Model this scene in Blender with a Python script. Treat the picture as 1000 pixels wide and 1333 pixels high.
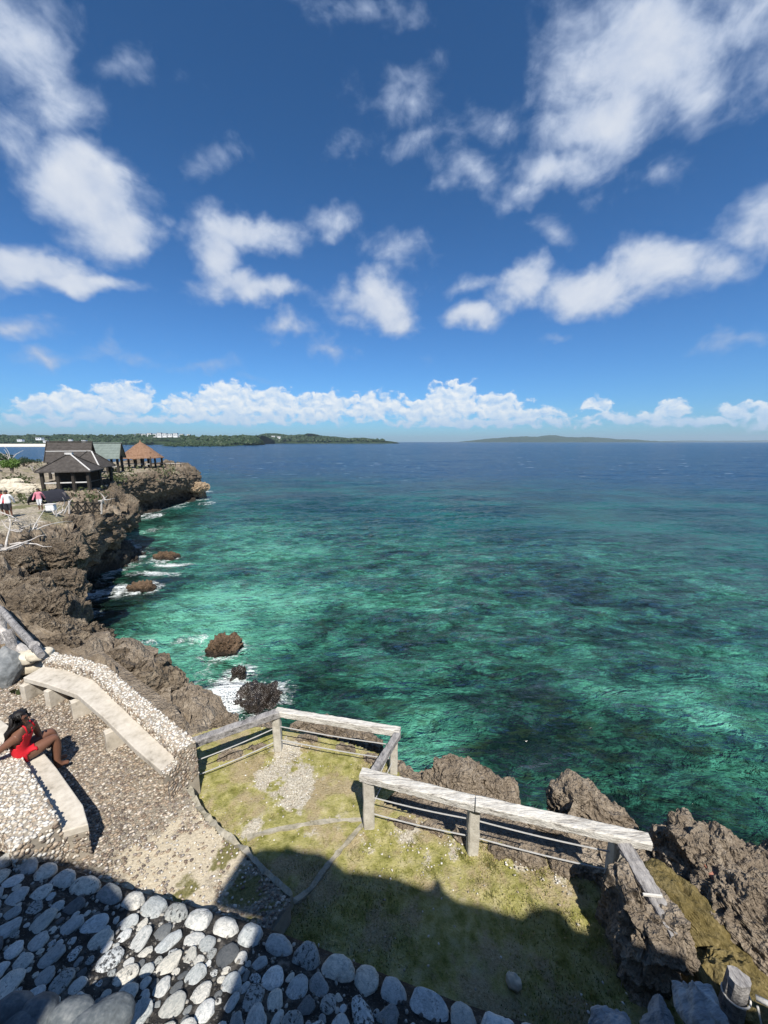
import bpy, bmesh, math, random
import numpy as np
from mathutils import Vector, Matrix, Euler
for _o in list(bpy.data.objects): bpy.data.objects.remove(_o)
SC = bpy.context.scene
COL = SC.collection
random.seed(7); RNG = np.random.default_rng(7)
# ------------------------------------------------------------------ camera
CAM_Z = 11.0; PITCH = math.atan(91.5/500.0); F = 500.0
cd = bpy.data.cameras.new('camera'); cam = bpy.data.objects.new('camera', cd); COL.objects.link(cam)
cd.sensor_fit = 'HORIZONTAL'; cd.sensor_width = 36; cd.lens = 18.0
cd.clip_start = 0.05; cd.clip_end = 60000
cam.location = (0, 0, CAM_Z); cam.rotation_euler = (math.pi/2-PITCH, 0, 0)
SC.camera = cam
def ray(px, py):
    x = (px-500)/F; d = (py-666.5)/F
    c, s = math.cos(PITCH), math.sin(PITCH)
    return Vector((x, c-d*s, -(d*c+s)))
def at(px, py, z):
    r = ray(px, py); k = (z-CAM_Z)/r.z
    return Vector((r.x*k, r.y*k, z))
def atY(px, py, y):
    r = ray(px, py); k = y/r.y
    return Vector((r.x*k, y, CAM_Z+r.z*k))
# ------------------------------------------------------------------ sun, sky, exposure
SUN_A = Vector((-0.21, 0.749, -1.0))                 # the way the light travels
sl = bpy.data.lights.new('sun', 'SUN'); sl.energy = 5.0; sl.angle = math.radians(0.5); sl.color = (1.0, 0.955, 0.88)
sun = bpy.data.objects.new('sun', sl); COL.objects.link(sun)
sun.rotation_euler = SUN_A.to_track_quat('-Z', 'Y').to_euler(); sun.location = (10, -30, 60)
SC.view_settings.view_transform = 'Standard'; SC.view_settings.look = 'None'
SC.view_settings.exposure = 0.44; SC.view_settings.gamma = 1.0
try: SC.view_settings.use_curve_mapping = False
except Exception: pass
SKY_STRENGTH = 0.051

def N(nt, t, ins=None, **at_):
    n = nt.nodes.new(t)
    for k, v in at_.items(): setattr(n, k, v)
    for k, v in (ins or {}).items():
        if isinstance(v, bpy.types.NodeSocket): nt.links.new(v, n.inputs[k])
        else: n.inputs[k].default_value = v
    return n
def M(nt, op, a, b=None, c=None, clamp=False):
    n = nt.nodes.new('ShaderNodeMath'); n.operation = op; n.use_clamp = clamp
    for i, v in enumerate((a, b, c)):
        if v is None: continue
        if isinstance(v, bpy.types.NodeSocket): nt.links.new(v, n.inputs[i])
        else: n.inputs[i].default_value = v
    return n.outputs[0]
def VM(nt, op, a, b=None, scale=None):
    n = nt.nodes.new('ShaderNodeVectorMath'); n.operation = op
    for i, v in enumerate((a, b)):
        if v is None: continue
        if isinstance(v, bpy.types.NodeSocket): nt.links.new(v, n.inputs[i])
        else: n.inputs[i].default_value = v
    if scale is not None:
        if isinstance(scale, bpy.types.NodeSocket): nt.links.new(scale, n.inputs['Scale'])
        else: n.inputs['Scale'].default_value = scale
    return n.outputs[1] if op in ('LENGTH', 'DOT_PRODUCT', 'DISTANCE') else n.outputs[0]
def MIX(nt, f, a, b, mode='MIX'):
    n = nt.nodes.new('ShaderNodeMix'); n.data_type = 'RGBA'; n.blend_type = mode
    for s, v in ((n.inputs[0], f), (n.inputs[6], a), (n.inputs[7], b)):
        if isinstance(v, bpy.types.NodeSocket): nt.links.new(v, s)
        elif isinstance(v, (int, float)): s.default_value = v
        else: s.default_value = (*v[:3], 1)
    return n.outputs[2]
def SS(nt, v, lo, hi, a=0.0, b=1.0):
    n = N(nt, 'ShaderNodeMapRange', {0: v, 1: lo, 2: hi, 3: a, 4: b}, interpolation_type='SMOOTHSTEP')
    return n.outputs[0]
def NOISE(nt, vec, scale, detail=4, rough=0.5, dist=0.0, color=False):
    n = N(nt, 'ShaderNodeTexNoise', {'Vector': vec, 'Scale': scale, 'Detail': detail, 'Roughness': rough, 'Distortion': dist})
    return n.outputs[1 if color else 0]

def build_world():
    w = bpy.data.worlds.new('World'); SC.world = w; w.use_nodes = True
    nt = w.node_tree; nt.nodes.clear()
    sky = N(nt, 'ShaderNodeTexSky', sky_type='NISHITA', sun_disc=False, sun_elevation=math.asin(1/SUN_A.length),
            sun_rotation=math.atan2(-SUN_A.x, -SUN_A.y), altitude=0, air_density=1.0, dust_density=0.25, ozone_density=3.0)
    d = N(nt, 'ShaderNodeTexCoord').outputs['Generated']
    z = N(nt, 'ShaderNodeSeparateXYZ', {0: d}).outputs[2]
    # richer blue at height, as a polarised deep tropical sky
    skyc = MIX(nt, SS(nt, z, 0.04, 0.66), MIX(nt, 1.0, sky.outputs[0], (0.60, 1.20, 1.86), 'MULTIPLY'),
               MIX(nt, 1.0, sky.outputs[0], (0.42, 0.98, 1.46), 'MULTIPLY'))
    wn = NOISE(nt, d, 7.0, 4, 0.55, color=True)
    d2 = VM(nt, 'ADD', d, VM(nt, 'SCALE', VM(nt, 'SUBTRACT', wn, (0.5, 0.5, 0.5)), scale=0.13))
    wn3 = NOISE(nt, d, 26.0, 3, 0.55, color=True)
    d3 = VM(nt, 'ADD', d, VM(nt, 'SCALE', VM(nt, 'SUBTRACT', wn3, (0.5, 0.5, 0.5)), scale=0.035))
    def ellipse(src, c, a, b, w_, prev=None):
        c = c.normalized()
        if prev is not None:                # each step waits for the one before it, which keeps the shader's stack small
            va = N(nt, 'ShaderNodeVectorMath', {0: prev, 1: (1e-7, 1e-7, 1e-7), 2: src}, operation='MULTIPLY_ADD'); src = va.outputs[0]
        a3 = (a - c*a.dot(c)); ra = a3.length; a3.normalize()
        b3 = b - c*b.dot(c); b3 -= a3*b3.dot(a3); rb = max(b3.length, 1e-3); b3.normalize()
        m = Matrix((a3, c, b3)).transposed()
        if m.determinant() < 0: m = Matrix((-a3, c, b3)).transposed()
        mp = N(nt, 'ShaderNodeMapping', {'Vector': src, 'Location': c, 'Rotation': m.to_euler(), 'Scale': (ra, (ra+rb)/2, rb)}, vector_type='TEXTURE')
        r = VM(nt, 'LENGTH', mp.outputs[0])
        return M(nt, 'MULTIPLY_ADD', r, -w_, w_)
    def from_px(src, px, py, rx, ry, w_, prev=None):
        c = ray(px, py).normalized()
        return ellipse(src, c, ray(px+rx, py).normalized()-c, ray(px, py-ry).normalized()-c, w_, prev)
    soft = [ # clouds of the open sky:  px, py, half width, half height, weight
        (10,50,95,110,.62),(70,150,95,70,.55),(20,170,80,60,.5),(175,85,75,45,.5),(215,80,35,35,.5),
        (110,245,92,70,1.2),(145,290,82,60,1.15),(70,245,50,40,.8),
        (30,350,110,36,1.2),(115,366,112,24,1.15),(20,425,75,20,.5),(55,458,38,14,.55),
        (320,300,80,30,.95),(285,335,38,62,1.0),(330,375,88,32,.95),(425,278,38,22,.5),(283,198,42,28,.36),
        (490,395,62,42,1.15),(512,415,42,34,1.1),(440,380,40,34,.55),(370,430,45,20,.6),(425,450,34,30,.62),
        (850,70,215,135,1.0),(780,150,135,95,1.0),(730,210,100,55,.9),(690,245,60,28,.6),(920,110,110,100,.8),(980,30,110,90,.8),(865,240,70,34,.45),
        (680,375,48,40,1.1),(622,413,55,24,.9),(765,375,105,40,1.1),(860,352,110,54,1.15),(935,345,85,55,1.0),(990,295,95,62,1.05),
        (525,125,60,55,.42),(480,15,90,45,.45),(615,228,66,28,.40),(660,150,60,30,.33),(520,190,60,20,.28),(520,340,50,30,.36),(610,370,26,16,.45),
        (710,308,30,18,.33),(725,440,24,12,.42),(560,470,35,12,.30),(265,475,50,14,.42),(160,462,80,18,.34),(350,492,40,12,.40),
        (960,452,60,14,.30)]
    dens = None
    for e in soft:
        v = from_px(d2, *e, dens)
        dens = v if dens is None else M(nt, 'SMOOTH_MAX', dens, v, 0.10)
    r_ = random.Random(5)            # the same kind of scattered clouds go on all round the sky
    for k in range(22):
        azm = math.radians(r_.uniform(62, 298)); el = math.radians(r_.uniform(10, 75))
        c = Vector((math.sin(azm)*math.cos(el), math.cos(azm)*math.cos(el), math.sin(el)))
        t1 = Vector((math.cos(azm), -math.sin(azm), 0)); t2 = c.cross(t1)
        ra = r_.uniform(.08, .24)
        dens = M(nt, 'SMOOTH_MAX', dens, ellipse(d2, c, t1*ra, t2*ra*r_.uniform(.35, .7), r_.uniform(.5, 1.1), dens), 0.10)
    dz = VM(nt, 'MULTIPLY', d, (1, 1, 1.35))
    n1 = NOISE(nt, dz, 7.5, 7, 0.58, 0.3)
    up = VM(nt, 'ADD', dz, (0.004, -0.012, 0.035))
    n1u = NOISE(nt, up, 7.5, 5, 0.55, 0.3)
    n1b = NOISE(nt, dz, 24.0, 6, 0.6, 0.4)
    dn = M(nt, 'ADD', dens, M(nt, 'ADD', M(nt, 'MULTIPLY', M(nt, 'SUBTRACT', n1, 0.47), 1.5), M(nt, 'MULTIPLY', M(nt, 'SUBTRACT', n1b, 0.5), 0.6)))
    a_soft = M(nt, 'MULTIPLY', SS(nt, dn, 0.0, 0.74), 0.97)
    lit = M(nt, 'MULTIPLY_ADD', M(nt, 'SUBTRACT', n1, n1u), 1.5, 0.5, clamp=True)
    # bank of cumulus low over the horizon, all the way round
    az = M(nt, 'ARCTAN2', N(nt, 'ShaderNodeSeparateXYZ', {0: d}).outputs[0], N(nt, 'ShaderNodeSeparateXYZ', {0: d}).outputs[1])
    dh = VM(nt, 'MULTIPLY', d3, (1, 1, 1.6))
    nb = NOISE(nt, VM(nt, 'MULTIPLY', d, (1, 1, 0.15)), 9.0, 3, 0.55)
    nb2 = NOISE(nt, dh, 38.0, 6, 0.55)
    top = M(nt, 'MULTIPLY_ADD', nb, 0.150, 0.024)
    row = None
    for e in [(45,530,42,17,.75),(95,526,46,20,.9),(160,522,50,27,1.0),(125,540,80,13,.7),(245,530,40,18,.8),(300,522,46,27,1.0),(352,526,48,24,.9),(420,530,58,22,.9),(485,529,46,22,.9),(540,534,46,16,.75),(300,544,200,9,.6),
              (590,521,42,30,1.05),(560,537,60,16,.8),(645,531,46,22,.9),(695,540,56,13,.75),(775,526,22,11,.85),(810,544,60,9,.6),(875,535,26,18,.8),(955,537,28,17,.8),(1000,537,30,17,.8),(900,549,140,8,.6),(640,550,220,8,.62),(60,549,100,8,.5)]:
        v = from_px(d3, *e, row); row = v if row is None else M(nt, 'SMOOTH_MAX', row, v, 0.12)
    for k in range(26):
        azm = math.radians(r_.uniform(50, 310)); el = math.radians(r_.uniform(3.5, 6.5))
        c = Vector((math.sin(azm)*math.cos(el), math.cos(azm)*math.cos(el), math.sin(el)))
        t1 = Vector((math.cos(azm), -math.sin(azm), 0)); t2 = c.cross(t1)
        row = M(nt, 'SMOOTH_MAX', row, ellipse(d3, c, t1*r_.uniform(.06, .13), t2*r_.uniform(.025, .045), .95, row), 0.12)
    rown = M(nt, 'ADD', row, M(nt, 'MULTIPLY', M(nt, 'SUBTRACT', nb2, 0.5), 1.5))
    a_row = M(nt, 'MULTIPLY', SS(nt, rown, 0.0, 0.34), 0.95)
    nb2u = NOISE(nt, VM(nt, 'ADD', dh, (0.006, -0.004, 0.012)), 38.0, 4, 0.55)
    lit2 = M(nt, 'MULTIPLY_ADD', M(nt, 'SUBTRACT', nb2, nb2u), 2.2, 0.62, clamp=True)
    fade = SS(nt, z, 0.028, 0.085)
    k = 0.76/SKY_STRENGTH
    c_soft = MIX(nt, M(nt, 'MULTIPLY', SS(nt, dn, 0.25, 1.1), M(nt, 'MULTIPLY_ADD', lit, .7, .3)), (0.40*k, 0.50*k, 0.70*k), (0.80*k, 0.83*k, 0.88*k))
    c_row = MIX(nt, M(nt, 'MULTIPLY', lit2, M(nt, 'MULTIPLY_ADD', fade, .72, .28)), (0.42*k, 0.62*k, 0.88*k), (0.92*k, 0.95*k, 0.97*k))
    col = MIX(nt, a_soft, skyc, c_soft)
    col = MIX(nt, a_row, col, c_row)
    bg = N(nt, 'ShaderNodeBackground', {'Color': col, 'Strength': SKY_STRENGTH})
    out = N(nt, 'ShaderNodeOutputWorld'); nt.links.new(bg.outputs[0], out.inputs[0])
    w.cycles.sampling_method = 'MANUAL'; w.cycles.sample_map_resolution = 512
build_world()
SC.render.engine = 'CYCLES'
SC.cycles.max_bounces = 5; SC.cycles.diffuse_bounces = 2; SC.cycles.glossy_bounces = 2; SC.cycles.transmission_bounces = 2
SC.cycles.volume_bounces = 0; SC.cycles.use_denoising = True

# ------------------------------------------------------------------ numpy noise
def _h(ix, iy, iz, seed):
    h = (ix.astype(np.int64)*374761393 + iy.astype(np.int64)*668265263 + iz.astype(np.int64)*2147483647 + seed*1274126177) & 0xFFFFFFFF
    h = ((h ^ (h >> 13))*1274126177) & 0xFFFFFFFF
    h = ((h ^ (h >> 16))*2246822519) & 0xFFFFFFFF
    return ((h ^ (h >> 15)) & 0xFFFFFF)/float(0xFFFFFF)
def vnoise(p, seed=0):
    i = np.floor(p); f = p-i; u = f*f*f*(f*(f*6-15)+10); i = i.astype(np.int64); r = 0
    for dx in (0, 1):
        wx = u[:, 0] if dx else 1-u[:, 0]
        for dy in (0, 1):
            wy = u[:, 1] if dy else 1-u[:, 1]
            for dz in (0, 1):
                wz = u[:, 2] if dz else 1-u[:, 2]
                r = r + wx*wy*wz*_h(i[:, 0]+dx, i[:, 1]+dy, i[:, 2]+dz, seed)
    return r*2-1
def fbm(p, octv=4, seed=0, gain=.5):
    r = 0; a = 1.0; s = 0
    for o in range(octv): r = r+a*vnoise(p*(2.03**o)+o*17.3, seed+o); s += a; a *= gain
    return r/s
def ridged(p, octv=3, seed=0):
    r = 0; a = 1.0; s = 0
    for o in range(octv): r = r+a*(1-np.abs(vnoise(p*(2.1**o)+o*9.1, seed+o))*2); s += a; a *= .5
    return r/s
def worley(p, seed=0):
    i = np.floor(p); f = p-i; i = i.astype(np.int64); best = np.full(len(p), 9.0)
    for dx in (-1, 0, 1):
        for dy in (-1, 0, 1):
            for dz in (-1, 0, 1):
                a, b, c = i[:, 0]+dx, i[:, 1]+dy, i[:, 2]+dz
                ox = dx+_h(a, b, c, seed)-f[:, 0]; oy = dy+_h(a, b, c, seed+1)-f[:, 1]; oz = dz+_h(a, b, c, seed+2)-f[:, 2]
                best = np.minimum(best, ox*ox+oy*oy+oz*oz)
    return np.sqrt(best)
def karst(p, seed=0, fine=True):
    "pitted, sharp-edged coral limestone, about -1..1"
    q = p+0.25*np.stack([vnoise(p*1.7, seed+40), vnoise(p*1.7+7, seed+41), vnoise(p*1.7+13, seed+42)], 1)
    r = .50*fbm(q*.55, 3, seed)+.42*ridged(q*1.15, 3, seed+5)-.22
    r = r-.55*np.clip(.52-worley(q*1.7, seed+11), 0, 1)
    if fine:
        r = r+.20*ridged(q*3.0, 3, seed+21)-.34*np.clip(.50-worley(q*4.2, seed+31), 0, 1)+.07*ridged(q*9.0, 2, seed+25)
    return r
# ------------------------------------------------------------------ meshes and objects
def mesh_np(name, v, f, smooth=True, mats=(), attrs=None):
    v = np.asarray(v, dtype=np.float32); f = np.asarray(f, dtype=np.int32)
    me = bpy.data.meshes.new(name); k = f.shape[1]
    me.vertices.add(len(v)); me.vertices.foreach_set('co', v.ravel())
    me.loops.add(f.size); me.loops.foreach_set('vertex_index', f.ravel())
    me.polygons.add(len(f)); me.polygons.foreach_set('loop_start', np.arange(0, f.size, k, dtype=np.int32))
    me.polygons.foreach_set('loop_total', np.full(len(f), k, dtype=np.int32))
    me.polygons.foreach_set('use_smooth', np.full(len(f), smooth, dtype=bool))
    for an, av in (attrs or {}).items():
        av = np.asarray(av, dtype=np.float32)
        if av.ndim == 1: at_ = me.attributes.new(an, 'FLOAT', 'POINT'); at_.data.foreach_set('value', av)
        else:
            at_ = me.attributes.new(an, 'FLOAT_COLOR', 'POINT')
            at_.data.foreach_set('color', np.concatenate([av, np.ones((len(av), 1), np.float32)], 1).ravel())
    me.update(calc_edges=True); me.validate()
    for m in mats: me.materials.append(m)
    return me
def link(name, me, parent=None, loc=(0, 0, 0), rot=None, scale=None):
    o = bpy.data.objects.new(name, me); COL.objects.link(o)
    o.location = loc
    if rot is not None: o.rotation_euler = rot
    if scale is not None: o.scale = scale
    if parent is not None: o.parent = parent
    return o
def tag(o, label=None, cat=None, group=None, kind=None):
    for k, v in (('label', label), ('category', cat), ('group', group), ('kind', kind)):
        if v: o[k] = v
    return o
def thing(name, label, cat, loc=(0, 0, 0), group=None):
    return tag(link(name, None, loc=loc), label, cat, group)
def grid_faces(nu, nv):
    i = np.arange(nu*nv).reshape(nu, nv)
    return np.stack([i[:-1, :-1].ravel(), i[1:, :-1].ravel(), i[1:, 1:].ravel(), i[:-1, 1:].ravel()], 1)
class MB:
    def __init__(s): s.v = []; s.f = []
    def add(s, vs, fs):
        b = len(s.v); s.v += [tuple(x) for x in vs]; s.f += [tuple(i+b for i in q) for q in fs]
    def box(s, c, size, rz=0.0):
        c = Vector(c); hx, hy, hz = (k/2 for k in size); R = Matrix.Rotation(rz, 3, 'Z')
        s.add([c+R@Vector((x, y, z)) for z in (-hz, hz) for (x, y) in ((-hx, -hy), (hx, -hy), (hx, hy), (-hx, hy))],
              [(3, 2, 1, 0), (4, 5, 6, 7), (0, 1, 5, 4), (1, 2, 6, 5), (2, 3, 7, 6), (3, 0, 4, 7)])
    def prism(s, poly, z0, z1):
        n = len(poly); ar = sum(poly[i][0]*poly[(i+1) % n][1]-poly[(i+1) % n][0]*poly[i][1] for i in range(n))
        if ar < 0: poly = list(reversed(poly))
        g0 = z0 if callable(z0) else (lambda p: z0); g1 = z1 if callable(z1) else (lambda p: z1)
        s.add([(p[0], p[1], g0(p)) for p in poly]+[(p[0], p[1], g1(p)) for p in poly],
              [tuple(range(n-1, -1, -1)), tuple(range(n, 2*n))]+[(i, (i+1) % n, n+(i+1) % n, n+i) for i in range(n)])
    def tube(s, pts, rad, n=8, squash=1.0, jit=0.0):
        pts = [Vector(p) for p in pts]; rad = rad if isinstance(rad, (list, tuple)) else [rad]*len(pts); vs = []
        for i, p in enumerate(pts):
            t = (pts[min(i+1, len(pts)-1)]-pts[max(i-1, 0)]).normalized()
            u = t.cross(Vector((0, 0, 1)) if abs(t.z) < .95 else Vector((1, 0, 0))).normalized(); w = u.cross(t)
            for k in range(n):
                a = 2*math.pi*k/n; r = rad[i]*(1+random.uniform(-jit, jit))
                vs.append(p+u*math.cos(a)*r+w*math.sin(a)*r*squash)
        m = len(pts)
        fs = [(i*n+k, i*n+(k+1) % n, (i+1)*n+(k+1) % n, (i+1)*n+k) for i in range(m-1) for k in range(n)]
        fs += [tuple(range(n-1, -1, -1)), tuple(range((m-1)*n, m*n))]
        s.add(vs, fs)
    def beam(s, p0, p1, w, h, seg=1, jit=0.0, roll=0.0):
        "squared timber from p0 to p1"
        p0, p1 = Vector(p0), Vector(p1); t = (p1-p0).normalized()
        u = t.cross(Vector((0, 0, 1)) if abs(t.z) < .95 else Vector((0, 1, 0))).normalized(); q = u.cross(t)
        vs = []; c = .22
        prof = [(-1+c, -1), (1-c, -1), (1, -1+c), (1, 1-c), (1-c, 1), (-1+c, 1), (-1, 1-c), (-1, -1+c)]
        for i in range(seg+1):
            p = p0.lerp(p1, i/seg)
            for (a, b) in prof:
                vs.append(p+u*(a*w/2*(1+random.uniform(-jit, jit)))+q*(b*h/2*(1+random.uniform(-jit, jit))))
        fs = [(i*8+k, i*8+(k+1) % 8, (i+1)*8+(k+1) % 8, (i+1)*8+k) for i in range(seg) for k in range(8)]
        fs += [tuple(range(7, -1, -1)), tuple(range(seg*8, seg*8+8))]
        s.add(vs, fs)
    def mesh(s, name, mat, org=(0, 0, 0), smooth=False):
        me = bpy.data.meshes.new(name); o = Vector(org)
        me.from_pydata([Vector(v)-o for v in s.v], [], s.f); me.materials.append(mat)
        bm = bmesh.new(); bm.from_mesh(me); bmesh.ops.recalc_face_normals(bm, faces=bm.faces); bm.to_mesh(me); bm.free()
        if smooth: me.polygons.foreach_set('use_smooth', [True]*len(me.polygons))
        me.update(); return me
    def part(s, name, mat, root, parent=None, smooth=False, label=None):
        o = link(name, s.mesh(name, mat, root.location, smooth), parent or root)
        if label: o['label'] = label
        return o
    def solo(s, name, mat, smooth=False): return link(name, s.mesh(name, mat, (0, 0, 0), smooth))
def bevel(o, w, seg=2):
    m = o.modifiers.new('bevel', 'BEVEL'); m.width = w; m.segments = seg; m.limit_method = 'ANGLE'; return o
def inside(px, py, poly):
    r = np.zeros(px.shape, bool); n = len(poly)
    for i in range(n):
        x0, y0 = poly[i][:2]; x1, y1 = poly[(i+1) % n][:2]
        if y0 == y1: continue
        c = ((y0 > py) != (y1 > py)) & (px < (x1-x0)*(py-y0)/(y1-y0)+x0); r ^= c
    return r
def seg_dist(px, py, pts):
    d = np.full(px.shape, 1e9)
    for a, b in zip(pts[:-1], pts[1:]):
        ax, ay = a[:2]; bx, by = b[0]-ax, b[1]-ay
        t = np.clip(((px-ax)*bx+(py-ay)*by)/(bx*bx+by*by+1e-9), 0, 1)
        d = np.minimum(d, np.hypot(px-ax-t*bx, py-ay-t*by))
    return d
def catmull(pts, step):
    P = [np.array(p, float) for p in pts]; out = []
    for i in range(len(P)-1):
        p0, p1, p2, p3 = P[max(i-1, 0)], P[i], P[i+1], P[min(i+2, len(P)-1)]
        st = step(p1) if callable(step) else step
        n = max(2, int(np.linalg.norm((p2-p1)[:2])/st))
        for t in np.arange(n)/n:
            out.append(.5*((2*p1)+(-p0+p2)*t+(2*p0-5*p1+4*p2-p3)*t*t+(-p0+3*p1-3*p2+p3)*t**3))
    out.append(P[-1]); return np.array(out)
# ------------------------------------------------------------------ materials
def mat(name, fn):
    m = bpy.data.materials.new(name); m.use_nodes = True; nt = m.node_tree; nt.nodes.clear()
    b = N(nt, 'ShaderNodeBsdfPrincipled'); o = N(nt, 'ShaderNodeOutputMaterial'); nt.links.new(b.outputs[0], o.inputs[0])
    fn(nt, b); return m
def setp(nt, b, col=None, rough=None, normal=None, spec=None, **kw):
    for k, v in (('Base Color', col), ('Roughness', rough), ('Normal', normal), ('Specular IOR Level', spec)):
        if v is None: continue
        if isinstance(v, bpy.types.NodeSocket): nt.links.new(v, b.inputs[k])
        elif k == 'Base Color': b.inputs[k].default_value = (*v[:3], 1)
        else: b.inputs[k].default_value = v
    for k, v in kw.items(): b.inputs[k].default_value = v
def pos(nt): return N(nt, 'ShaderNodeNewGeometry').outputs['Position']
def obj(nt): return N(nt, 'ShaderNodeTexCoord').outputs['Object']
def bump(nt, h, s=.5, dist=.02, normal=None):
    ins = {'Height': h, 'Strength': s, 'Distance': dist}
    if normal is not None: ins['Normal'] = normal
    return N(nt, 'ShaderNodeBump', ins).outputs[0]
def ramp(nt, v, stops):
    n = N(nt, 'ShaderNodeValToRGB', {0: v}); cr = n.color_ramp
    while len(cr.elements) < len(stops): cr.elements.new(.5)
    for e, (p, c) in zip(cr.elements, stops): e.position = p; e.color = (*c, 1)
    return n.outputs[0]
def attr(nt, name, fac=False):
    return N(nt, 'ShaderNodeAttribute', attribute_name=name).outputs[2 if fac else 0]

def rock_fn(c0, c1, c2, sc=1.0, wet=(.4, 1.6), wn=2.0):
    def fn(nt, b):
        p = pos(nt); n = NOISE(nt, p, .9*sc, 6, .6); n2 = NOISE(nt, p, 7*sc, 5, .65); n3 = NOISE(nt, p, 32*sc, 3, .6)
        pw = VM(nt, 'ADD', p, VM(nt, 'SCALE', NOISE(nt, p, 5*sc, 3, .6, color=True), scale=.16/sc))
        vo = M(nt, 'ADD', N(nt, 'ShaderNodeTexVoronoi', {'Vector': pw, 'Scale': 6*sc}).outputs[0], M(nt, 'MULTIPLY', N(nt, 'ShaderNodeTexVoronoi', {'Vector': pw, 'Scale': 15*sc}).outputs[0], .5))
        v = M(nt, 'ADD', M(nt, 'MULTIPLY', n, .5), M(nt, 'MULTIPLY', n2, .5))
        c = ramp(nt, v, [(.30, c0), (.5, c1), (.68, c2)])
        z = N(nt, 'ShaderNodeSeparateXYZ', {0: p}).outputs[2]
        zz = M(nt, 'ADD', z, M(nt, 'MULTIPLY', M(nt, 'SUBTRACT', n, .5), wn))
        wetm = SS(nt, zz, *wet, 1, 0)            # weed and water-stained band at the tide line
        c = MIX(nt, M(nt, 'MULTIPLY', wetm, .85), c, (.022, .019, .016))
        h = M(nt, 'ADD', M(nt, 'ADD', M(nt, 'MULTIPLY', n2, .9), M(nt, 'MULTIPLY', n3, .3)), M(nt, 'MULTIPLY', vo, .9))
        setp(nt, b, c, M(nt, 'MULTIPLY_ADD', wetm, -.5, .92), bump(nt, h, 1.0, .16/sc), .25)
    return fn
ROCK = mat('coral_rock', rock_fn((.050, .038, .026), (.165, .128, .090), (.34, .28, .205)))
ROCKN = mat('coral_rock_near', rock_fn((.10, .077, .056), (.255, .205, .152), (.45, .38, .295), 2.2))
ROCKB = mat('brown_sea_rock', rock_fn((.045, .030, .020), (.145, .095, .058), (.26, .18, .12), 1.5, (.10, .38), .5))
WETR = mat('wet_rock', lambda nt, b: setp(nt, b, ramp(nt, NOISE(nt, pos(nt), 4, 5, .6), [(.3, (.010, .009, .008)), (.7, (.05, .038, .03))]), .25,
           bump(nt, NOISE(nt, pos(nt), 9, 5, .65), .8, .08)))
def simple(name, stops, sc, rough=.8, bs=.4, bd=.01, detail=5, stretch=None, coord='pos', spec=.3):
    def fn(nt, b):
        p = pos(nt) if coord == 'pos' else obj(nt)
        if stretch: p = VM(nt, 'MULTIPLY', p, stretch)
        n = NOISE(nt, p, sc, detail, .6); n2 = NOISE(nt, p, sc*5, 4, .6)
        v = M(nt, 'ADD', M(nt, 'MULTIPLY', n, .6), M(nt, 'MULTIPLY', n2, .4))
        setp(nt, b, ramp(nt, v, stops), rough, bump(nt, v, bs, bd), spec)
    return mat(name, fn)
CONC = simple('concrete_seat', [(.32, (.24, .21, .17)), (.42, (.44, .395, .325)), (.52, (.53, .48, .405)), (.68, (.62, .575, .49))], 2.6, .88, .7, .015, 9)
MORTW = simple('pale_mortar', [(.3, (.22, .19, .15)), (.7, (.40, .35, .28))], 9, .9)
CURB = simple('curb_concrete', [(.32, (.11, .10, .06)), (.44, (.26, .235, .175)), (.68, (.46, .42, .34))], 5, .92, .8, .02, 8)
WOODW = simple('sunbleached_log', [(.33, (.10, .09, .08)), (.40, (.36, .33, .29)), (.5, (.60, .57, .51)), (.66, (.78, .75, .69))], 2.6, .85, 1.0, .04, 8, (1.0, 8, 8))
WOODG = simple('grey_timber', [(.34, (.05, .045, .045)), (.42, (.17, .16, .155)), (.5, (.27, .255, .245)), (.68, (.44, .42, .40))], 2.6, .8, 1.0, .04, 8, (5, 1.6, 6))
DRIFT = simple('driftwood', [(.3, (.28, .25, .22)), (.5, (.48, .44, .40)), (.7, (.66, .63, .58))], 5, .85, .6, .02)
POSTC = simple('post_concrete', [(.3, (.30, .27, .22)), (.5, (.46, .43, .37)), (.7, (.60, .57, .50))], 9, .85, .7, .015)
DKWOOD = simple('dark_timber', [(.3, (.018, .015, .012)), (.7, (.06, .05, .04))], 6, .8)
CABLE = simple('steel_cable', [(.3, (.30, .30, .29)), (.7, (.48, .47, .45))], 20, .45, .1)
THATCHD = simple('weathered_shingle', [(.3, (.030, .026, .023)), (.5, (.060, .052, .046)), (.7, (.10, .09, .08))], 3, .9, .8, .05)
THATCHB = simple('brown_thatch', [(.3, (.10, .055, .030)), (.5, (.22, .125, .075)), (.7, (.33, .22, .15))], 2.2, .9, .9, .08, 6, (2, 2, .5))
GREENR = simple('grey_green_roof', [(.3, (.10, .125, .11)), (.7, (.20, .235, .21))], 1.2, .6, .4, .03, 4, (4, 1, 1))
PALEW = simple('pale_trim', [(.3, (.45, .43, .40)), (.7, (.62, .60, .57))], 6, .7)
WHITEW = simple('white_wall', [(.3, (.62, .62, .60)), (.7, (.80, .80, .78))], .3, .8, .0)
BLUER = simple('grey_roof', [(.3, (.20, .20, .20)), (.7, (.32, .31, .30))], .5, .8, .0)
DKWIN = simple('dark_window', [(.3, (.03, .035, .04)), (.7, (.05, .055, .06))], 1, .3, .0)
BARK = simple('bark', [(.3, (.10, .08, .06)), (.7, (.24, .20, .16))], 6, .9)
SKIN = simple('brown_skin', [(.3, (.150, .070, .044)), (.7, (.190, .092, .058))], 8, .42, .05, .002)
RED = simple('red_swimsuit', [(.3, (.50, .010, .020)), (.7, (.62, .018, .030))], 10, .6, .15, .003)
HAIR = simple('black_hair', [(.3, (.006, .005, .005)), (.7, (.02, .016, .014))], 30, .45, .5, .01, 4, (4, 4, 1))
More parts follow.
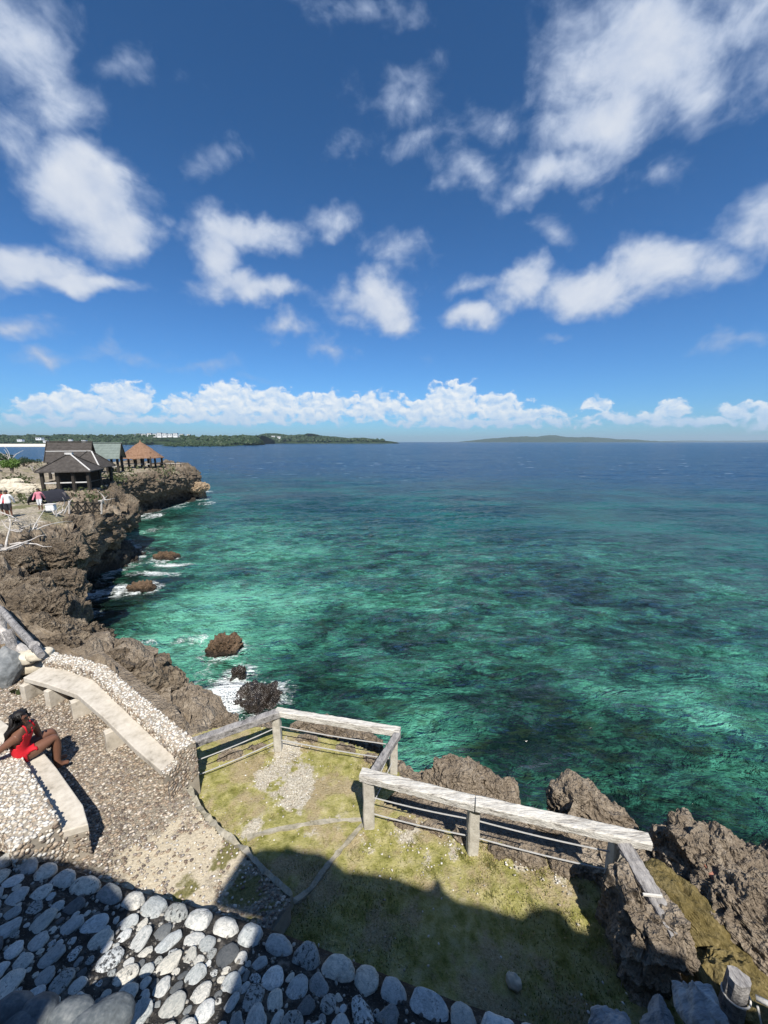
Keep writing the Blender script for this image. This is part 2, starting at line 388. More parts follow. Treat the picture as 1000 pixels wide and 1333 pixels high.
BLACKG = simple('dark_lens', [(.3, (.004, .004, .005)), (.7, (.01, .01, .012))], 10, .1, 0)
PINKC = simple('pink_shirt', [(.3, (.50, .12, .18)), (.7, (.70, .32, .36))], 18, .8)
WHITEC = simple('white_cloth', [(.3, (.60, .60, .60)), (.7, (.80, .80, .80))], 6, .8)
DARKC = simple('dark_cloth', [(.3, (.015, .015, .02)), (.7, (.04, .04, .05))], 8, .8)
ROPE = simple('white_rope', [(.3, (.50, .47, .42)), (.7, (.72, .70, .65))], 30, .8)
BRICK = simple('red_brick', [(.3, (.24, .10, .065)), (.7, (.42, .20, .14))], 14, .9)
GREYB = simple('grey_boulder', [(.3, (.07, .08, .085)), (.5, (.17, .18, .185)), (.7, (.36, .36, .35))], 2.6, .8, .7, .03)
PALER = simple('pale_cracked_stone', [(.28, (.13, .14, .15)), (.5, (.33, .345, .36)), (.7, (.52, .53, .53))], 5, .8, 1.0, .03, 8, (1, 3, 1))
WHITER = simple('cream_boulder', [(.3, (.32, .27, .20)), (.5, (.55, .49, .38)), (.7, (.68, .62, .50))], .9, .85, .6, .1)
TANR = simple('tan_cliff_rock', [(.3, (.10, .07, .045)), (.5, (.30, .22, .14)), (.7, (.46, .37, .25))], .9, .9, .9, .15)
SANDM = simple('beach_sand', [(.3, (.62, .56, .46)), (.7, (.76, .71, .61))], .05, .9, 0)
def foliage(name, a, c):
    def fn(nt, b):
        n = N(nt, 'ShaderNodeObjectInfo').outputs['Random']; r = NOISE(nt, pos(nt), 2.5, 4, .6)
        setp(nt, b, MIX(nt, SS(nt, r, .3, .7), a, c), .55, None, .3)
        b.inputs['Transmission Weight'].default_value = 0
    return mat(name, fn)
LEAF = foliage('bush_leaves', (.035, .075, .012), (.12, .20, .035))
LEAFO = foliage('olive_weeds', (.030, .042, .014), (.085, .095, .035))
LEAFD = foliage('far_leaves', (.016, .032, .012), (.038, .064, .022))
def hill_fn(nt, b):
    p = pos(nt); n = NOISE(nt, p, .012, 6, .65); n2 = NOISE(nt, p, .09, 5, .7)
    v = M(nt, 'ADD', M(nt, 'MULTIPLY', n, .5), M(nt, 'MULTIPLY', n2, .5))
    c = ramp(nt, v, [(.34, (.010, .020, .010)), (.5, (.026, .046, .018)), (.62, (.060, .080, .032)), (.74, (.13, .13, .07))])
    setp(nt, b, c, .9, bump(nt, n2, 1.0, 6.0), .1)
HILL = mat('wooded_hill', hill_fn)
def pebble_fn(nt, b):
    c = attr(nt, 'tint'); n = NOISE(nt, pos(nt), 60, 3, .6)
    setp(nt, b, MIX(nt, M(nt, 'MULTIPLY', n, .35), c, MIX(nt, 1, c, (.45, .42, .38), 'MULTIPLY')), .6, None, .35)
PEB = mat('pebbles', pebble_fn)
def cobble_fn(nt, b):
    r = N(nt, 'ShaderNodeObjectInfo').outputs['Random']
    p = VM(nt, 'ADD', obj(nt), VM(nt, 'SCALE', N(nt, 'ShaderNodeCombineXYZ', {0: r, 1: r, 2: r}).outputs[0], scale=57.0))
    base = ramp(nt, r, [(0, (.09, .095, .10)), (.12, (.22, .225, .22)), (.24, (.46, .475, .46)), (.45, (.68, .66, .61)), (.65, (.74, .68, .57)), (.80, (.40, .41, .39)), (.9, (.66, .67, .65)), (1.0, (.80, .78, .73))])
    n = NOISE(nt, p, 3.0, 6, .6, 1.0); n2 = NOISE(nt, p, 9.0, 5, .65)
    c = MIX(nt, SS(nt, n, .35, .7), base, MIX(nt, 1, base, (.60, .64, .66), 'MULTIPLY'))
    q = VM(nt, 'ADD', p, VM(nt, 'SCALE', NOISE(nt, p, 3.5, 4, .6, color=True), scale=.8))
    cr = N(nt, 'ShaderNodeTexVoronoi', {'Vector': q, 'Scale': 1.9}, feature='DISTANCE_TO_EDGE').outputs[0]
    nm = NOISE(nt, p, 1.1, 3, .5)
    crack = M(nt, 'MULTIPLY', SS(nt, cr, .0, .03, 1, 0), SS(nt, nm, .42, .58))
    patch = SS(nt, M(nt, 'ADD', NOISE(nt, VM(nt, 'MULTIPLY', p, (2.0, .9, 1)), 2.4, 7, .7), M(nt, 'MULTIPLY', M(nt, 'SUBTRACT', r, .5), .24)), .60, .66)
    stained = SS(nt, M(nt, 'FRACT', M(nt, 'MULTIPLY', r, 7.31)), .55, .62)      # only some stones carry black lichen
    dark = M(nt, 'MAXIMUM', M(nt, 'MULTIPLY', crack, .8), M(nt, 'MULTIPLY', patch, stained))
    c = MIX(nt, M(nt, 'MULTIPLY', dark, .93), c, (.020, .019, .019))
    h = M(nt, 'ADD', M(nt, 'MULTIPLY', n2, .5), M(nt, 'MULTIPLY', dark, -.8))
    setp(nt, b, c, .62, bump(nt, h, .5, .06), .4)
COB = mat('wall_cobble', cobble_fn)
def mortar_fn(nt, b):
    p = pos(nt); n = NOISE(nt, p, 7, 6, .65); n2 = NOISE(nt, p, 60, 4, .6)
    c = ramp(nt, n, [(.36, (.014, .013, .012)), (.54, (.045, .041, .036)), (.70, (.17, .15, .125))])
    c = MIX(nt, SS(nt, n2, .60, .70), c, (.20, .18, .15))
    setp(nt, b, c, .9, bump(nt, M(nt, 'ADD', n, n2), .8, .02), .2)
MORT = mat('black_mortar', mortar_fn)
def grass_fn(nt, b):
    p = pos(nt); n = NOISE(nt, p, 1.1, 6, .62, .5); n2 = NOISE(nt, p, 6, 6, .7); n3 = NOISE(nt, p, 45, 4, .7)
    g = ramp(nt, n2, [(.28, (.10, .10, .020)), (.41, (.245, .235, .068)), (.54, (.385, .35, .14)), (.70, (.50, .44, .26))])
    g = MIX(nt, M(nt, 'MULTIPLY', SS(nt, NOISE(nt, p, 1.7, 5, .65), .46, .60), .8), g, ramp(nt, n3, [(.3, (.26, .185, .10)), (.7, (.50, .41, .28))]))
    gr = attr(nt, 'gravel', True)
    m = SS(nt, M(nt, 'ADD', gr, M(nt, 'MULTIPLY', M(nt, 'SUBTRACT', n2, .5), 1.3)), .38, .62)
    gravel = ramp(nt, n3, [(.32, (.24, .20, .145)), (.5, (.50, .45, .355)), (.66, (.68, .63, .53))])
    c = MIX(nt, m, g, gravel)
    c = MIX(nt, M(nt, 'MULTIPLY', SS(nt, n3, .62, .74), .55), c, (.46, .43, .36))
    c = MIX(nt, M(nt, 'MULTIPLY', SS(nt, n3, .42, .30), .5), c, (.045, .042, .016))
    setp(nt, b, c, .95, bump(nt, M(nt, 'ADD', n2, n3), .9, .03), .1)
GRASS = mat('mossy_turf', grass_fn)
def court_fn(nt, b):
    p = pos(nt); n = NOISE(nt, p, 2.0, 5, .6); n2 = NOISE(nt, p, 40, 5, .7)
    c = ramp(nt, n2, [(.3, (.10, .085, .065)), (.5, (.26, .225, .175)), (.7, (.45, .40, .32))])
    w = attr(nt, 'worn', True)
    ww = SS(nt, M(nt, 'ADD', w, M(nt, 'MULTIPLY', M(nt, 'SUBTRACT', n, .5), .8)), .3, .7)
    sand = ramp(nt, n2, [(.3, (.34, .29, .205)), (.5, (.50, .43, .315)), (.7, (.62, .55, .42))])
    c = MIX(nt, ww, c, sand)
    ms = attr(nt, 'moss', True)
    mm = SS(nt, M(nt, 'ADD', ms, M(nt, 'MULTIPLY', M(nt, 'SUBTRACT', NOISE(nt, p, 7, 5, .65), .5), 1.4)), .45, .75)
    c = MIX(nt, mm, c, ramp(nt, n2, [(.3, (.08, .08, .022)), (.7, (.25, .22, .10))]))
    setp(nt, b, c, .95, bump(nt, n2, .8, .02), .15)
COURT = mat('courtyard_mortar', court_fn)
def land_fn(nt, b):
    p = pos(nt); n = NOISE(nt, p, .9, 6, .6); n2 = NOISE(nt, p, 5, 5, .65); n3 = NOISE(nt, p, 22, 3, .6)
    v = M(nt, 'ADD', M(nt, 'MULTIPLY', n, .5), M(nt, 'MULTIPLY', n2, .5))
    rock = ramp(nt, v, [(.30, (.060, .046, .032)), (.5, (.20, .157, .112)), (.68, (.38, .315, .235))])
    pth = ramp(nt, n2, [(.3, (.17, .145, .105)), (.5, (.34, .295, .225)), (.7, (.48, .42, .33))])
    c = MIX(nt, SS(nt, attr(nt, 'path', True), .3, .7), rock, pth)
    gm = SS(nt, NOISE(nt, p, .5, 5, .6), .50, .60)
    c = MIX(nt, M(nt, 'MULTIPLY', M(nt, 'MULTIPLY', gm, attr(nt, 'path', True)), .8), c, (.11, .115, .035))
    setp(nt, b, c, .92, bump(nt, M(nt, 'ADD', n2, M(nt, 'MULTIPLY', n3, .4)), .8, .12), .25)
LAND = mat('rocky_land', land_fn)
def moss_fn(nt, b):
    p = pos(nt); q = VM(nt, 'MULTIPLY', p, (1.3, .9, 1)); n = M(nt, 'ADD', M(nt, 'MULTIPLY', NOISE(nt, q, 3.5, 5, .65, .4), .5), M(nt, 'MULTIPLY', NOISE(nt, q, 24, 5, .7, .8), .5))
    setp(nt, b, ramp(nt, n, [(.3, (.06, .046, .018)), (.45, (.135, .105, .040)), (.58, (.235, .185, .085)), (.72, (.37, .30, .18))]), .9, bump(nt, n, 1.0, .05), .1)
MOSS = mat('dry_moss_slope', moss_fn)
def water_fn(nt, b):
    p = pos(nt); s = N(nt, 'ShaderNodeSeparateXYZ', {0: p}); x, y = s.outputs[0], s.outputs[1]
    rot = N(nt, 'ShaderNodeMapping', {'Vector': p, 'Rotation': (0, 0, math.radians(-14)), 'Scale': (.42, 1.0, 1)}).outputs[0]
    rot2 = N(nt, 'ShaderNodeMapping', {'Vector': p, 'Rotation': (0, 0, math.radians(-32)), 'Scale': (.5, 1.0, 1)}).outputs[0]
    w0 = NOISE(nt, rot, .16, 3, .5, .4); w1 = NOISE(nt, rot, .75, 4, .58, .8); w2 = NOISE(nt, rot2, 2.3, 4, .62, .9)
    def crest(v): return M(nt, 'SUBTRACT', 1.0, M(nt, 'ABSOLUTE', M(nt, 'MULTIPLY_ADD', v, 2.0, -1.0)))
    w3 = NOISE(nt, rot2, 7.0, 3, .6, .4)
    # what lies below: sand pools and dark reef, seen through moving water
    sh = VM(nt, 'SCALE', VM(nt, 'SUBTRACT', NOISE(nt, rot2, 1.5, 4, .65, .6, color=True), (.5, .5, .5)), scale=1.9)
    sh2 = VM(nt, 'SCALE', VM(nt, 'SUBTRACT', NOISE(nt, rot2, .45, 3, .6, .6, color=True), (.5, .5, .5)), scale=4.0)
    sh3 = VM(nt, 'SCALE', VM(nt, 'SUBTRACT', NOISE(nt, rot2, 4.5, 3, .6, .8, color=True), (.5, .5, .5)), scale=.8)
    q = VM(nt, 'ADD', VM(nt, 'ADD', p, sh), VM(nt, 'ADD', sh2, sh3))
    q = N(nt, 'ShaderNodeMapping', {'Vector': q, 'Rotation': (0, 0, math.radians(-18)), 'Scale': (.62, 1.0, 1)}).outputs[0]
    reef = M(nt, 'ADD', M(nt, 'MULTIPLY', NOISE(nt, q, .14, 4, .55), .31), M(nt, 'ADD', M(nt, 'MULTIPLY', NOISE(nt, q, .62, 4, .6), .45), M(nt, 'MULTIPLY', NOISE(nt, q, 2.1, 5, .65), .24)))
    reef = M(nt, 'ADD', reef, attr(nt, 'sand', True))
    near = ramp(nt, reef, [(.415, (.005, .017, .012)), (.455, (.012, .048, .031)), (.505, (.025, .112, .074)), (.565, (.055, .225, .150)), (.655, (.135, .43, .30))])
    weed = NOISE(nt, q, 1.1, 4, .6)
    near = MIX(nt, M(nt, 'MULTIPLY', SS(nt, weed, .50, .64), .6), near, (.020, .038, .017))
    wy = M(nt, 'ADD', y, M(nt, 'MULTIPLY', M(nt, 'SUBTRACT', NOISE(nt, q, .07, 4, .55), .5), 50))
    dd = M(nt, 'ADD', wy, M(nt, 'MULTIPLY', x, .30))
    mid = MIX(nt, SS(nt, NOISE(nt, q, .10, 4, .6), .42, .62), (.007, .048, .048), (.016, .120, .098))
    deep = MIX(nt, SS(nt, w1, .35, .65), (.0025, .033, .086), (.006, .066, .155))
    c = MIX(nt, SS(nt, dd, 34, 62), near, mid)
    c = MIX(nt, SS(nt, dd, 58, 150), c, deep)
    h = M(nt, 'ADD', M(nt, 'ADD', M(nt, 'MULTIPLY', w0, 3.6), M(nt, 'MULTIPLY', crest(w1), .75)), M(nt, 'ADD', M(nt, 'MULTIPLY', crest(w2), .38), M(nt, 'MULTIPLY', w3, .16)))
    # foam
    fm = attr(nt, 'foam', True); fn_ = NOISE(nt, VM(nt, 'ADD', p, sh), 1.0, 8, .68, 1.0); fn2 = NOISE(nt, VM(nt, 'ADD', p, sh), 4.5, 5, .65, .8)
    fa = SS(nt, M(nt, 'ADD', M(nt, 'ADD', fm, M(nt, 'MULTIPLY', M(nt, 'SUBTRACT', fn_, .5), 1.5)), M(nt, 'MULTIPLY', M(nt, 'SUBTRACT', fn2, .5), .9)), .44, .82)
    cap = SS(nt, M(nt, 'ADD', NOISE(nt, N(nt, 'ShaderNodeMapping', {'Vector': p, 'Scale': (.35, 1.3, 1)}).outputs[0], .30, 5, .6, .3), M(nt, 'MULTIPLY', w1, .12)), .725, .765)
    cap = M(nt, 'MULTIPLY', cap, SS(nt, y, 60, 180))
    foam = M(nt, 'MAXIMUM', fa, M(nt, 'MULTIPLY', cap, .8), clamp=True)
    c = MIX(nt, foam, c, (.74, .78, .78))
    def slope(vec, sc, det, amp, dist=.5):
        return VM(nt, 'SCALE', VM(nt, 'SUBTRACT', NOISE(nt, vec, sc, det, .6, dist, color=True), (.5, .5, .5)), scale=amp)
    sl_ = VM(nt, 'ADD', VM(nt, 'ADD', VM(nt, 'ADD', slope(rot, .16, 3, .60, .3), slope(rot, .055, 3, .45, .3)), slope(rot, .75, 4, .95, .8)), VM(nt, 'ADD', slope(rot2, 2.4, 4, .95, .8), slope(rot2, 7.0, 3, .45, .4)))
    sl_ = VM(nt, 'MULTIPLY', sl_, (.75, 1.25, 0.0))
    chop = VM(nt, 'ADD', slope(rot2, 3.4, 5, 2.2, 1.2), slope(rot, 1.1, 5, 2.0, 1.0))        # short steep chop seen in the body of the water
    nrm = VM(nt, 'NORMALIZE', VM(nt, 'ADD', VM(nt, 'SCALE', sl_, scale=.85), (0, 0, 1)))
    nrm = bump(nt, h, .4, .4, nrm)
    nbody = VM(nt, 'NORMALIZE', VM(nt, 'ADD', VM(nt, 'ADD', VM(nt, 'SCALE', sl_, scale=1.6), VM(nt, 'MULTIPLY', chop, (.7, 1.5, 0))), (0, 0, 1)))
    setp(nt, b, c, .6, bump(nt, h, .9, .9, nbody), 0.0)
    gl = N(nt, 'ShaderNodeBsdfGlossy', {'Color': (1, 1, 1, 1), 'Roughness': .13, 'Normal': nrm})
    fr = N(nt, 'ShaderNodeFresnel', {'IOR': 1.33, 'Normal': nrm}).outputs[0]
    fr = M(nt, 'MULTIPLY', M(nt, 'MINIMUM', fr, .34), M(nt, 'SUBTRACT', 1.0, foam))     # a rough sea never mirrors fully, even far out
    mx = N(nt, 'ShaderNodeMixShader', {0: fr, 1: b.outputs[0], 2: gl.outputs[0]})
    out = [n for n in nt.nodes if n.type == 'OUTPUT_MATERIAL'][0]; nt.links.new(mx.outputs[0], out.inputs[0])
WATER = mat('sea_water', water_fn)
FOAM = mat('white_spray', lambda nt, b: setp(nt, b, (.80, .83, .83), .7, bump(nt, NOISE(nt, pos(nt), 14, 5, .7), .6, .05)))
# ================================================================== SETTING
ZC, ZG = 6.1, 5.8                          # courtyard and turf levels; the sea is 0
LIP = [(-62,96,6.2),(-50,90,6.0),(-42,84,5.6),(-37.2,77,4.6),(-36.2,70,5.2),(-36.4,62,5.6),(-36.2,54,5.6),(-33.5,47,5.6),(-29.5,42.5,5.2),(-25.0,37.5,4.6),
       (-23.2,33.5,4.7),(-22.6,29.5,5.0),(-20.8,25.5,5.2),(-18.6,21.5,5.0),(-16.4,18.6,4.7),(-13.6,15.6,4.6),(-11.2,12.9,4.5)]
for px, py, z in [(140,842,4.7),(180,858,4.8),(222,880,4.8),(262,903,4.6),(273,928,4.6)]: LIP.append(tuple(at(px, py, z)))
LIP += [(-4.0,7.35,4.9),(-3.5,6.7,5.2),(-2.9,6.55,5.3),(-1.9,6.55,5.35),(-.6,6.1,5.35),(.35,5.95,5.3)]
for px, py, z in [(600,1000,5.25),(650,1042,5.2),(692,1066,5.15),(750,1034,5.3),(806,1078,5.35),(850,1112,5.4),(890,1116,5.5),(945,1130,5.6),(1000,1170,5.6)]: LIP.append(tuple(at(px, py, z)))
LIP += [(6.6,3.0,5.6),(8.5,1.4,5.4),(11,-1.5,5.2),(14,-8,5)]
LIPW = catmull(LIP, lambda p: max(.045, min(.30, math.hypot(p[0], p[1])*.0075)))
def build_shore(P, name, seed, off0):
    n = len(P); t = np.gradient(P[:, :2], axis=0)
    k = max(3, int(8)); ker = np.ones(k)/k
    t = np.stack([np.convolve(np.pad(t[:, i], (k, k), 'edge'), ker, 'same')[k:-k] for i in (0, 1)], 1)
    t /= np.linalg.norm(t, axis=1)[:, None]+1e-9
    nr = np.stack([-t[:, 1], t[:, 0]], 1)                 # seaward side (the coast is walked far to near, sea on the left hand)
    dist = np.hypot(P[:, 0], P[:, 1])
    prof = np.array([(-2.4,-.06),(-1.6,.0),(-.9,.02),(-.35,.03),(-.05,-.05),(.12,-.14),(.16,-.26),(.05,-.40),(-.22,-.55),(-.50,-.68),(-.62,-.80),(-.5,-.90),(.0,-1.0),(.9,-1.25)])
    pv = catmull([(a*1.0, b*5.0) for a, b in prof], .085)
    if seed == 3: pv[:, 0] = np.where(pv[:, 1] < -.6, np.minimum(pv[:, 0]*2.6, pv[:, 0]), pv[:, 0]*np.where(pv[:, 0] > 0, 2.2, 1))
    m = len(pv); sc = np.clip(dist/16, .42, 1.0)
    off = pv[:, 0][None, :]*sc[:, None]; dz = pv[:, 1][None, :]/5.0
    top = P[:, 2][:, None]
    z = np.where(dz < 0, top*(1+dz)+0*off, top+dz*2)
    inl = np.clip(-off/ (2.4*sc[:, None]), 0, 1)
    X = P[:, 0][:, None]+nr[:, 0][:, None]*off; Y = P[:, 1][:, None]+nr[:, 1][:, None]*off
    z = z*1.0
    zin = np.where(Y < 12, 5.55, 5.9)
    z = np.where((pv[:, 0] < -.35)[None, :], z+(zin-top)*np.clip((-pv[None, :, 0]-.35)/2.0, 0, 1), z)
    V = np.stack([X, Y, z], 2)
    du = np.gradient(V, axis=0); dv = np.gradient(V, axis=1); nn = np.cross(du, dv); nn /= np.linalg.norm(nn, axis=2)[:, :, None]+1e-9
    up = nn[:, 2:6, 2].mean()
    if up < 0: nn = -nn
    v = V.reshape(-1, 3); nv = nn.reshape(-1, 3)
    dd = np.repeat(dist, m); amp = np.clip(dd/15, .30, 1.15); fr = 1/np.clip(dd/12, .42, 1.5)
    big = vnoise(v*.28, seed+77)*np.clip(dd/14, .1, 1.1)
    d = karst(v*fr[:, None], seed)*amp*1.15+big*.7
    face = (v[:, 2] < np.repeat(P[:, 2], m)-.5)
    d = d+np.where(face, .35*amp*fbm(v*np.array([.45, .45, .9])*fr[:, None], 3, seed+60), 0)
    v = v+nv*d[:, None]
    f = grid_faces(n, m)
    return link(name, mesh_np(name, v, f, False, [ROCK]))
near_i = int(np.argmin(np.hypot(LIPW[:, 0]+9.6, LIPW[:, 1]-12)))
far_shore = tag(build_shore(LIPW[:near_i+6], 'rocky_cliff', 3, 0), kind='structure')
near_shore = tag(build_shore(LIPW[near_i:], 'rocky_shore', 9, 0), kind='structure'); near_shore.data.materials.clear(); near_shore.data.materials.append(ROCKN)

# --- land behind the cliff edge
def build_land():
    ys = [6.0]
    while ys[-1] < 97: ys.append(ys[-1]+max(.10, ys[-1]*.0085))
    ys = np.array(ys); us = np.linspace(0, 1, 330)
    lip = LIPW[(LIPW[:, 1] > 6.0) & (LIPW[:, 0] < -3.5)]
    o = np.argsort(lip[:, 1]); xl = np.interp(ys, lip[o, 1], lip[o, 0])-.5*np.clip(ys/16, .4, 1)
    wd = np.clip(ys*1.25, 12, 75)
    X = xl[:, None]-us[None, :]**1.25*wd[:, None]; Y = np.repeat(ys[:, None], len(us), 1)
    back = np.clip(us[None, :]**1.25*wd[:, None]/2.5, 0, 1)
    zl = np.interp(ys, lip[o, 1], lip[o, 2])
    Z = zl[:, None]*(1-back)+back*np.where(Y < 12, 5.75, 5.95)
    pth = [at(*p, ZC) for p in ((-60,705),(25,690),(70,672),(92,668),(98,655),(84,648),(60,640),(-60,640))]
    x, y = X.ravel(), Y.ravel()
    w = np.where(inside(x, y, pth), np.clip(seg_dist(x, y, pth+[pth[0]])/1.5, 0, 1), 0)
    hut = [at(*p, ZC) for p in ((30,650),(150,636),(215,606),(150,600),(0,600),(-200,600),(-200,650))]
    w = np.maximum(w, np.where(inside(x, y, hut), np.clip(seg_dist(x, y, hut+[hut[0]])/3, 0, .5), 0))
    p3 = np.stack([x, y, Z.ravel()], 1); amp = np.clip(y/18, .55, 1.0)
    d = karst(p3/np.clip(y/12, .5, 1.5)[:, None], 21)*amp*.95*(1-w*.85)
    z = Z.ravel()+d+.12*w
    x = x+.25*amp*vnoise(p3*1.3, 91)*(1-w)
    v = np.stack([x, y, z], 1)
    return link('ground', mesh_np('ground', v, grid_faces(len(ys), len(us)), False, [LAND], {'path': w}))
tag(build_land(), kind='structure')

# --- sheets of turf and courtyard near the wall
GRAVEL = [((360,1005,5.8),.30,.95),((385,1022,5.8),.36,.95),((372,980,5.8),.28,.85),((388,1048,5.8),.22,.75),((330,1080,5.8),.16,.8),((400,1078,5.8),.14,.7),((440,1072,5.8),.12,.7),
          ((530,1080,5.8),.22,.75),((590,1105,5.8),.2,.6),((500,1120,5.8),.2,.5),((560,1130,5.8),.22,.45),((680,1120,5.8),.2,.6),((730,1140,5.8),.2,.5),((480,1100,5.8),.2,.4),((470,960,5.8),.3,.4)]
def sheet(name, poly, z, step, material, attrs, amp=.02, kind='structure', seed=1):
    xs = [p[0] for p in poly]; ys = [p[1] for p in poly]
    gx = np.arange(min(xs), max(xs)+step, step); gy = np.arange(min(ys), max(ys)+step, step)
    X, Y = np.meshgrid(gx, gy, indexing='ij'); x, y = X.ravel(), Y.ravel()
    f = grid_faces(len(gx), len(gy)); cx = x[f].mean(1); cy = y[f].mean(1)
    f = f[inside(cx, cy, poly)]
    used = np.unique(f); remap = np.full(len(x), -1); remap[used] = np.arange(len(used))
    x, y = x[used], y[used]; f = remap[f]
    p3 = np.stack([x, y, np.zeros(len(x))], 1)
    zz = z+amp*fbm(p3*1.3, 3, seed)+amp*.5*fbm(p3*9, 3, seed+4)
    at_ = {k: fn(x, y) for k, fn in attrs.items()}
    o = link(name, mesh_np(name, np.stack([x, y, zz], 1), f, True, [material], at_))
    return tag(o, kind=kind)
def blobs(lst):
    def fn(x, y):
        r = np.zeros(len(x))
        for (px, py, z), rad, w in lst:
            c = at(px, py, z); r = np.maximum(r, w*np.exp(-((x-c.x)**2+(y-c.y)**2)/(rad*rad*1.5)))
        q = np.stack([x, y, 0*x], 1)
        return r*np.clip(.90+.45*fbm(q*3.1, 3, 71)+.6*fbm(q*11, 3, 75), 0, 1.4)
    return fn
EDGE = [at(px, py, ZC-.02) for px, py in ((246,1035),(262,1062),(290,1092),(316,1112),(345,1143),(378,1173))]   # lip of the courtyard over the turf
turf_poly = [(-4.2,5.2),(-3.4,6.1),(-2.9,6.3),(-1.9,6.25),(-.6,5.9),(.15,5.55),(.3,5.1),(.0,4.75),(.95,4.35),(2.9,3.85),(3.0,3.5),(2.75,2.9),(2.7,1.2),(-3.2,1.0),(-3.6,3.4)]
turf = sheet('turf', turf_poly, ZG, .03, GRASS, {'gravel': blobs(GRAVEL)}, .035, seed=5)
court_poly = [at(-40,1125,ZC), at(-90,1000,ZC), at(-130,900,ZC), at(-50,868,ZC), at(25,862,ZC), at(120,905,ZC), at(225,990,ZC)]+EDGE+[at(330,1240,ZC), at(100,1230,ZC)]
WORN = [((215,1120,6.1),.55,1.0),((270,1100,6.1),.45,1.0),((250,1150,6.1),.4,.9),((310,1130,6.1),.35,.8),((205,1165,6.1),.4,.8),((240,1070,6.1),.25,.6)]
MOSSY = [((300,1105,6.1),.16,1.0),((285,1130,6.1),.20,.8),((240,1160,6.1),.18,.8),((320,1150,6.1),.25,1.0),((345,1165,6.1),.25,1.0),((8,880,6.1),.6,1.2),((25,872,6.1),.4,1.0)]
court = sheet('courtyard', court_poly, ZC, .035, COURT, {'worn': blobs(WORN), 'moss': blobs(MOSSY)}, .015, seed=8)
mb = MB(); mb.prism([Vector((p.x, p.y)) for p in court_poly], ZG-.5, ZC-.06); tag(mb.solo('courtyard_base', MORTW), kind='structure')
# bedrock under the turf and beyond the picture
mb = MB(); mb.prism([(-30,-12),(13,-12),(6.3,2.6),(4.4,3.9),(3.2,4.6),(1.4,5.3),(.3,5.6),(-1.9,6.2),(-3.2,6.2),(-4.6,7.4),(-8,9.8),(-30,9)], -2, ZG-.35); tag(mb.solo('bedrock', ROCKN), kind='structure')

# --- rocks
_ico = {}
def ico(sub):
    if sub not in _ico:
        bm = bmesh.new(); bmesh.ops.create_icosphere(bm, subdivisions=sub, radius=1)
        bm.verts.ensure_lookup_table()
        _ico[sub] = (np.array([v.co[:] for v in bm.verts]), np.array([[v.index for v in f.verts] for f in bm.faces])); bm.free()
    return _ico[sub]
def rock_mesh(name, size, seed, sub=5, rough=.30, freq=1.6, boxy=.75, smooth=False, m=ROCKN, rz=0.0, center=(0, 0, 0), shear=(0, 0)):
    d, f = ico(sub); s = np.array(size)/2
    p = np.sign(d)*np.abs(d)**boxy*s
    c, sn = math.cos(rz), math.sin(rz)
    p = np.stack([p[:, 0]*c-p[:, 1]*sn+p[:, 2]*shear[0], p[:, 0]*sn+p[:, 1]*c+p[:, 2]*shear[1], p[:, 2]], 1)
    q = p+np.array(center)+seed*3.7
    k = karst(q*freq, seed) if rough > 0 else 0
    nrm = d/s; nrm = nrm/np.linalg.norm(nrm, axis=1)[:, None]; nrm = np.stack([nrm[:, 0]*c-nrm[:, 1]*sn, nrm[:, 0]*sn+nrm[:, 1]*c, nrm[:, 2]], 1)
    p = p+nrm*(k*rough)[:, None]
    return mesh_np(name, p, f, smooth, [m])
def outcrop(px, py, z, size, seed, rz=0, sub=6, rough=.22, freq=2.6, m=ROCKN, boxy=.7, name='rocky_outcrop', shear=(0, 0)):
    c = at(px, py, z)
    return tag(link(name, rock_mesh(name, size, seed, sub, rough, freq, boxy, False, m, rz, tuple(c), shear), loc=c), kind='structure')
outcrop(596,1022,5.35,(1.0,.7,.9),31,.25)
outcrop(640,1042,5.1,(.8,.6,.9),38,-.3)
outcrop(752,1055,5.30,(.85,.55,.9),32,-.4)
outcrop(800,1086,5.15,(.55,.6,.9),33,.3)
outcrop(700,1096,5.1,(1.3,.45,.9),34,-.25)
outcrop(560,1046,5.1,(1.0,.45,.9),35,-.25)
outcrop(862,1140,5.15,(.6,.75,.9),36,.2,rough=.3)
outcrop(833,1226,5.95,(.52,.80,1.2),37,-.12,boxy=.5,sub=7,rough=.26)
outcrop(912,1150,5.4,(.75,1.1,1.3),41,.35,boxy=.6,sub=7,rough=.27)
outcrop(955,1185,5.35,(1.1,1.3,1.5),42,.35,sub=7,rough=.27)
outcrop(990,1250,5.5,(.9,1.4,1.4),43,.25,sub=7,rough=.27)
outcrop(1050,1225,5.3,(1.2,1.5,1.6),44,.25,rough=.34)
outcrop(908,1232,5.5,(.78,1.5,1.0),45,.42,m=MOSS,rough=.12,boxy=.8)
outcrop(950,1320,5.6,(.9,.8,.9),46,.2,m=MOSS,rough=.14)
outcrop(420,958,5.35,(1.3,.35,.7),47,-.15)
outcrop(292,962,4.9,(.55,.5,1.0),48,.2,rough=.3)
outcrop(470,975,5.35,(.8,.35,.7),49,-.3)
for i_, (px, py, w_, d_, h_, rz) in enumerate([(522,1072,.42,.14,.16,-.2),(560,1080,.36,.16,.14,-.3),(600,1088,.22,.14,.16,-.1),(655,1108,.34,.18,.18,-.3),(690,1118,.40,.20,.2,-.2),(735,1130,.36,.18,.2,-.3),(775,1140,.30,.2,.22,-.2),(300,985,.4,.16,.16,.4),(335,974,.34,.14,.14,.3),(400,964,.4,.15,.16,-.1),(450,975,.4,.16,.16,-.3),(486,990,.3,.15,.16,-.5)]):
    outcrop(px, py, 5.80, (w_, d_, h_), 110+i_, rz, 5, .10, 5.0)
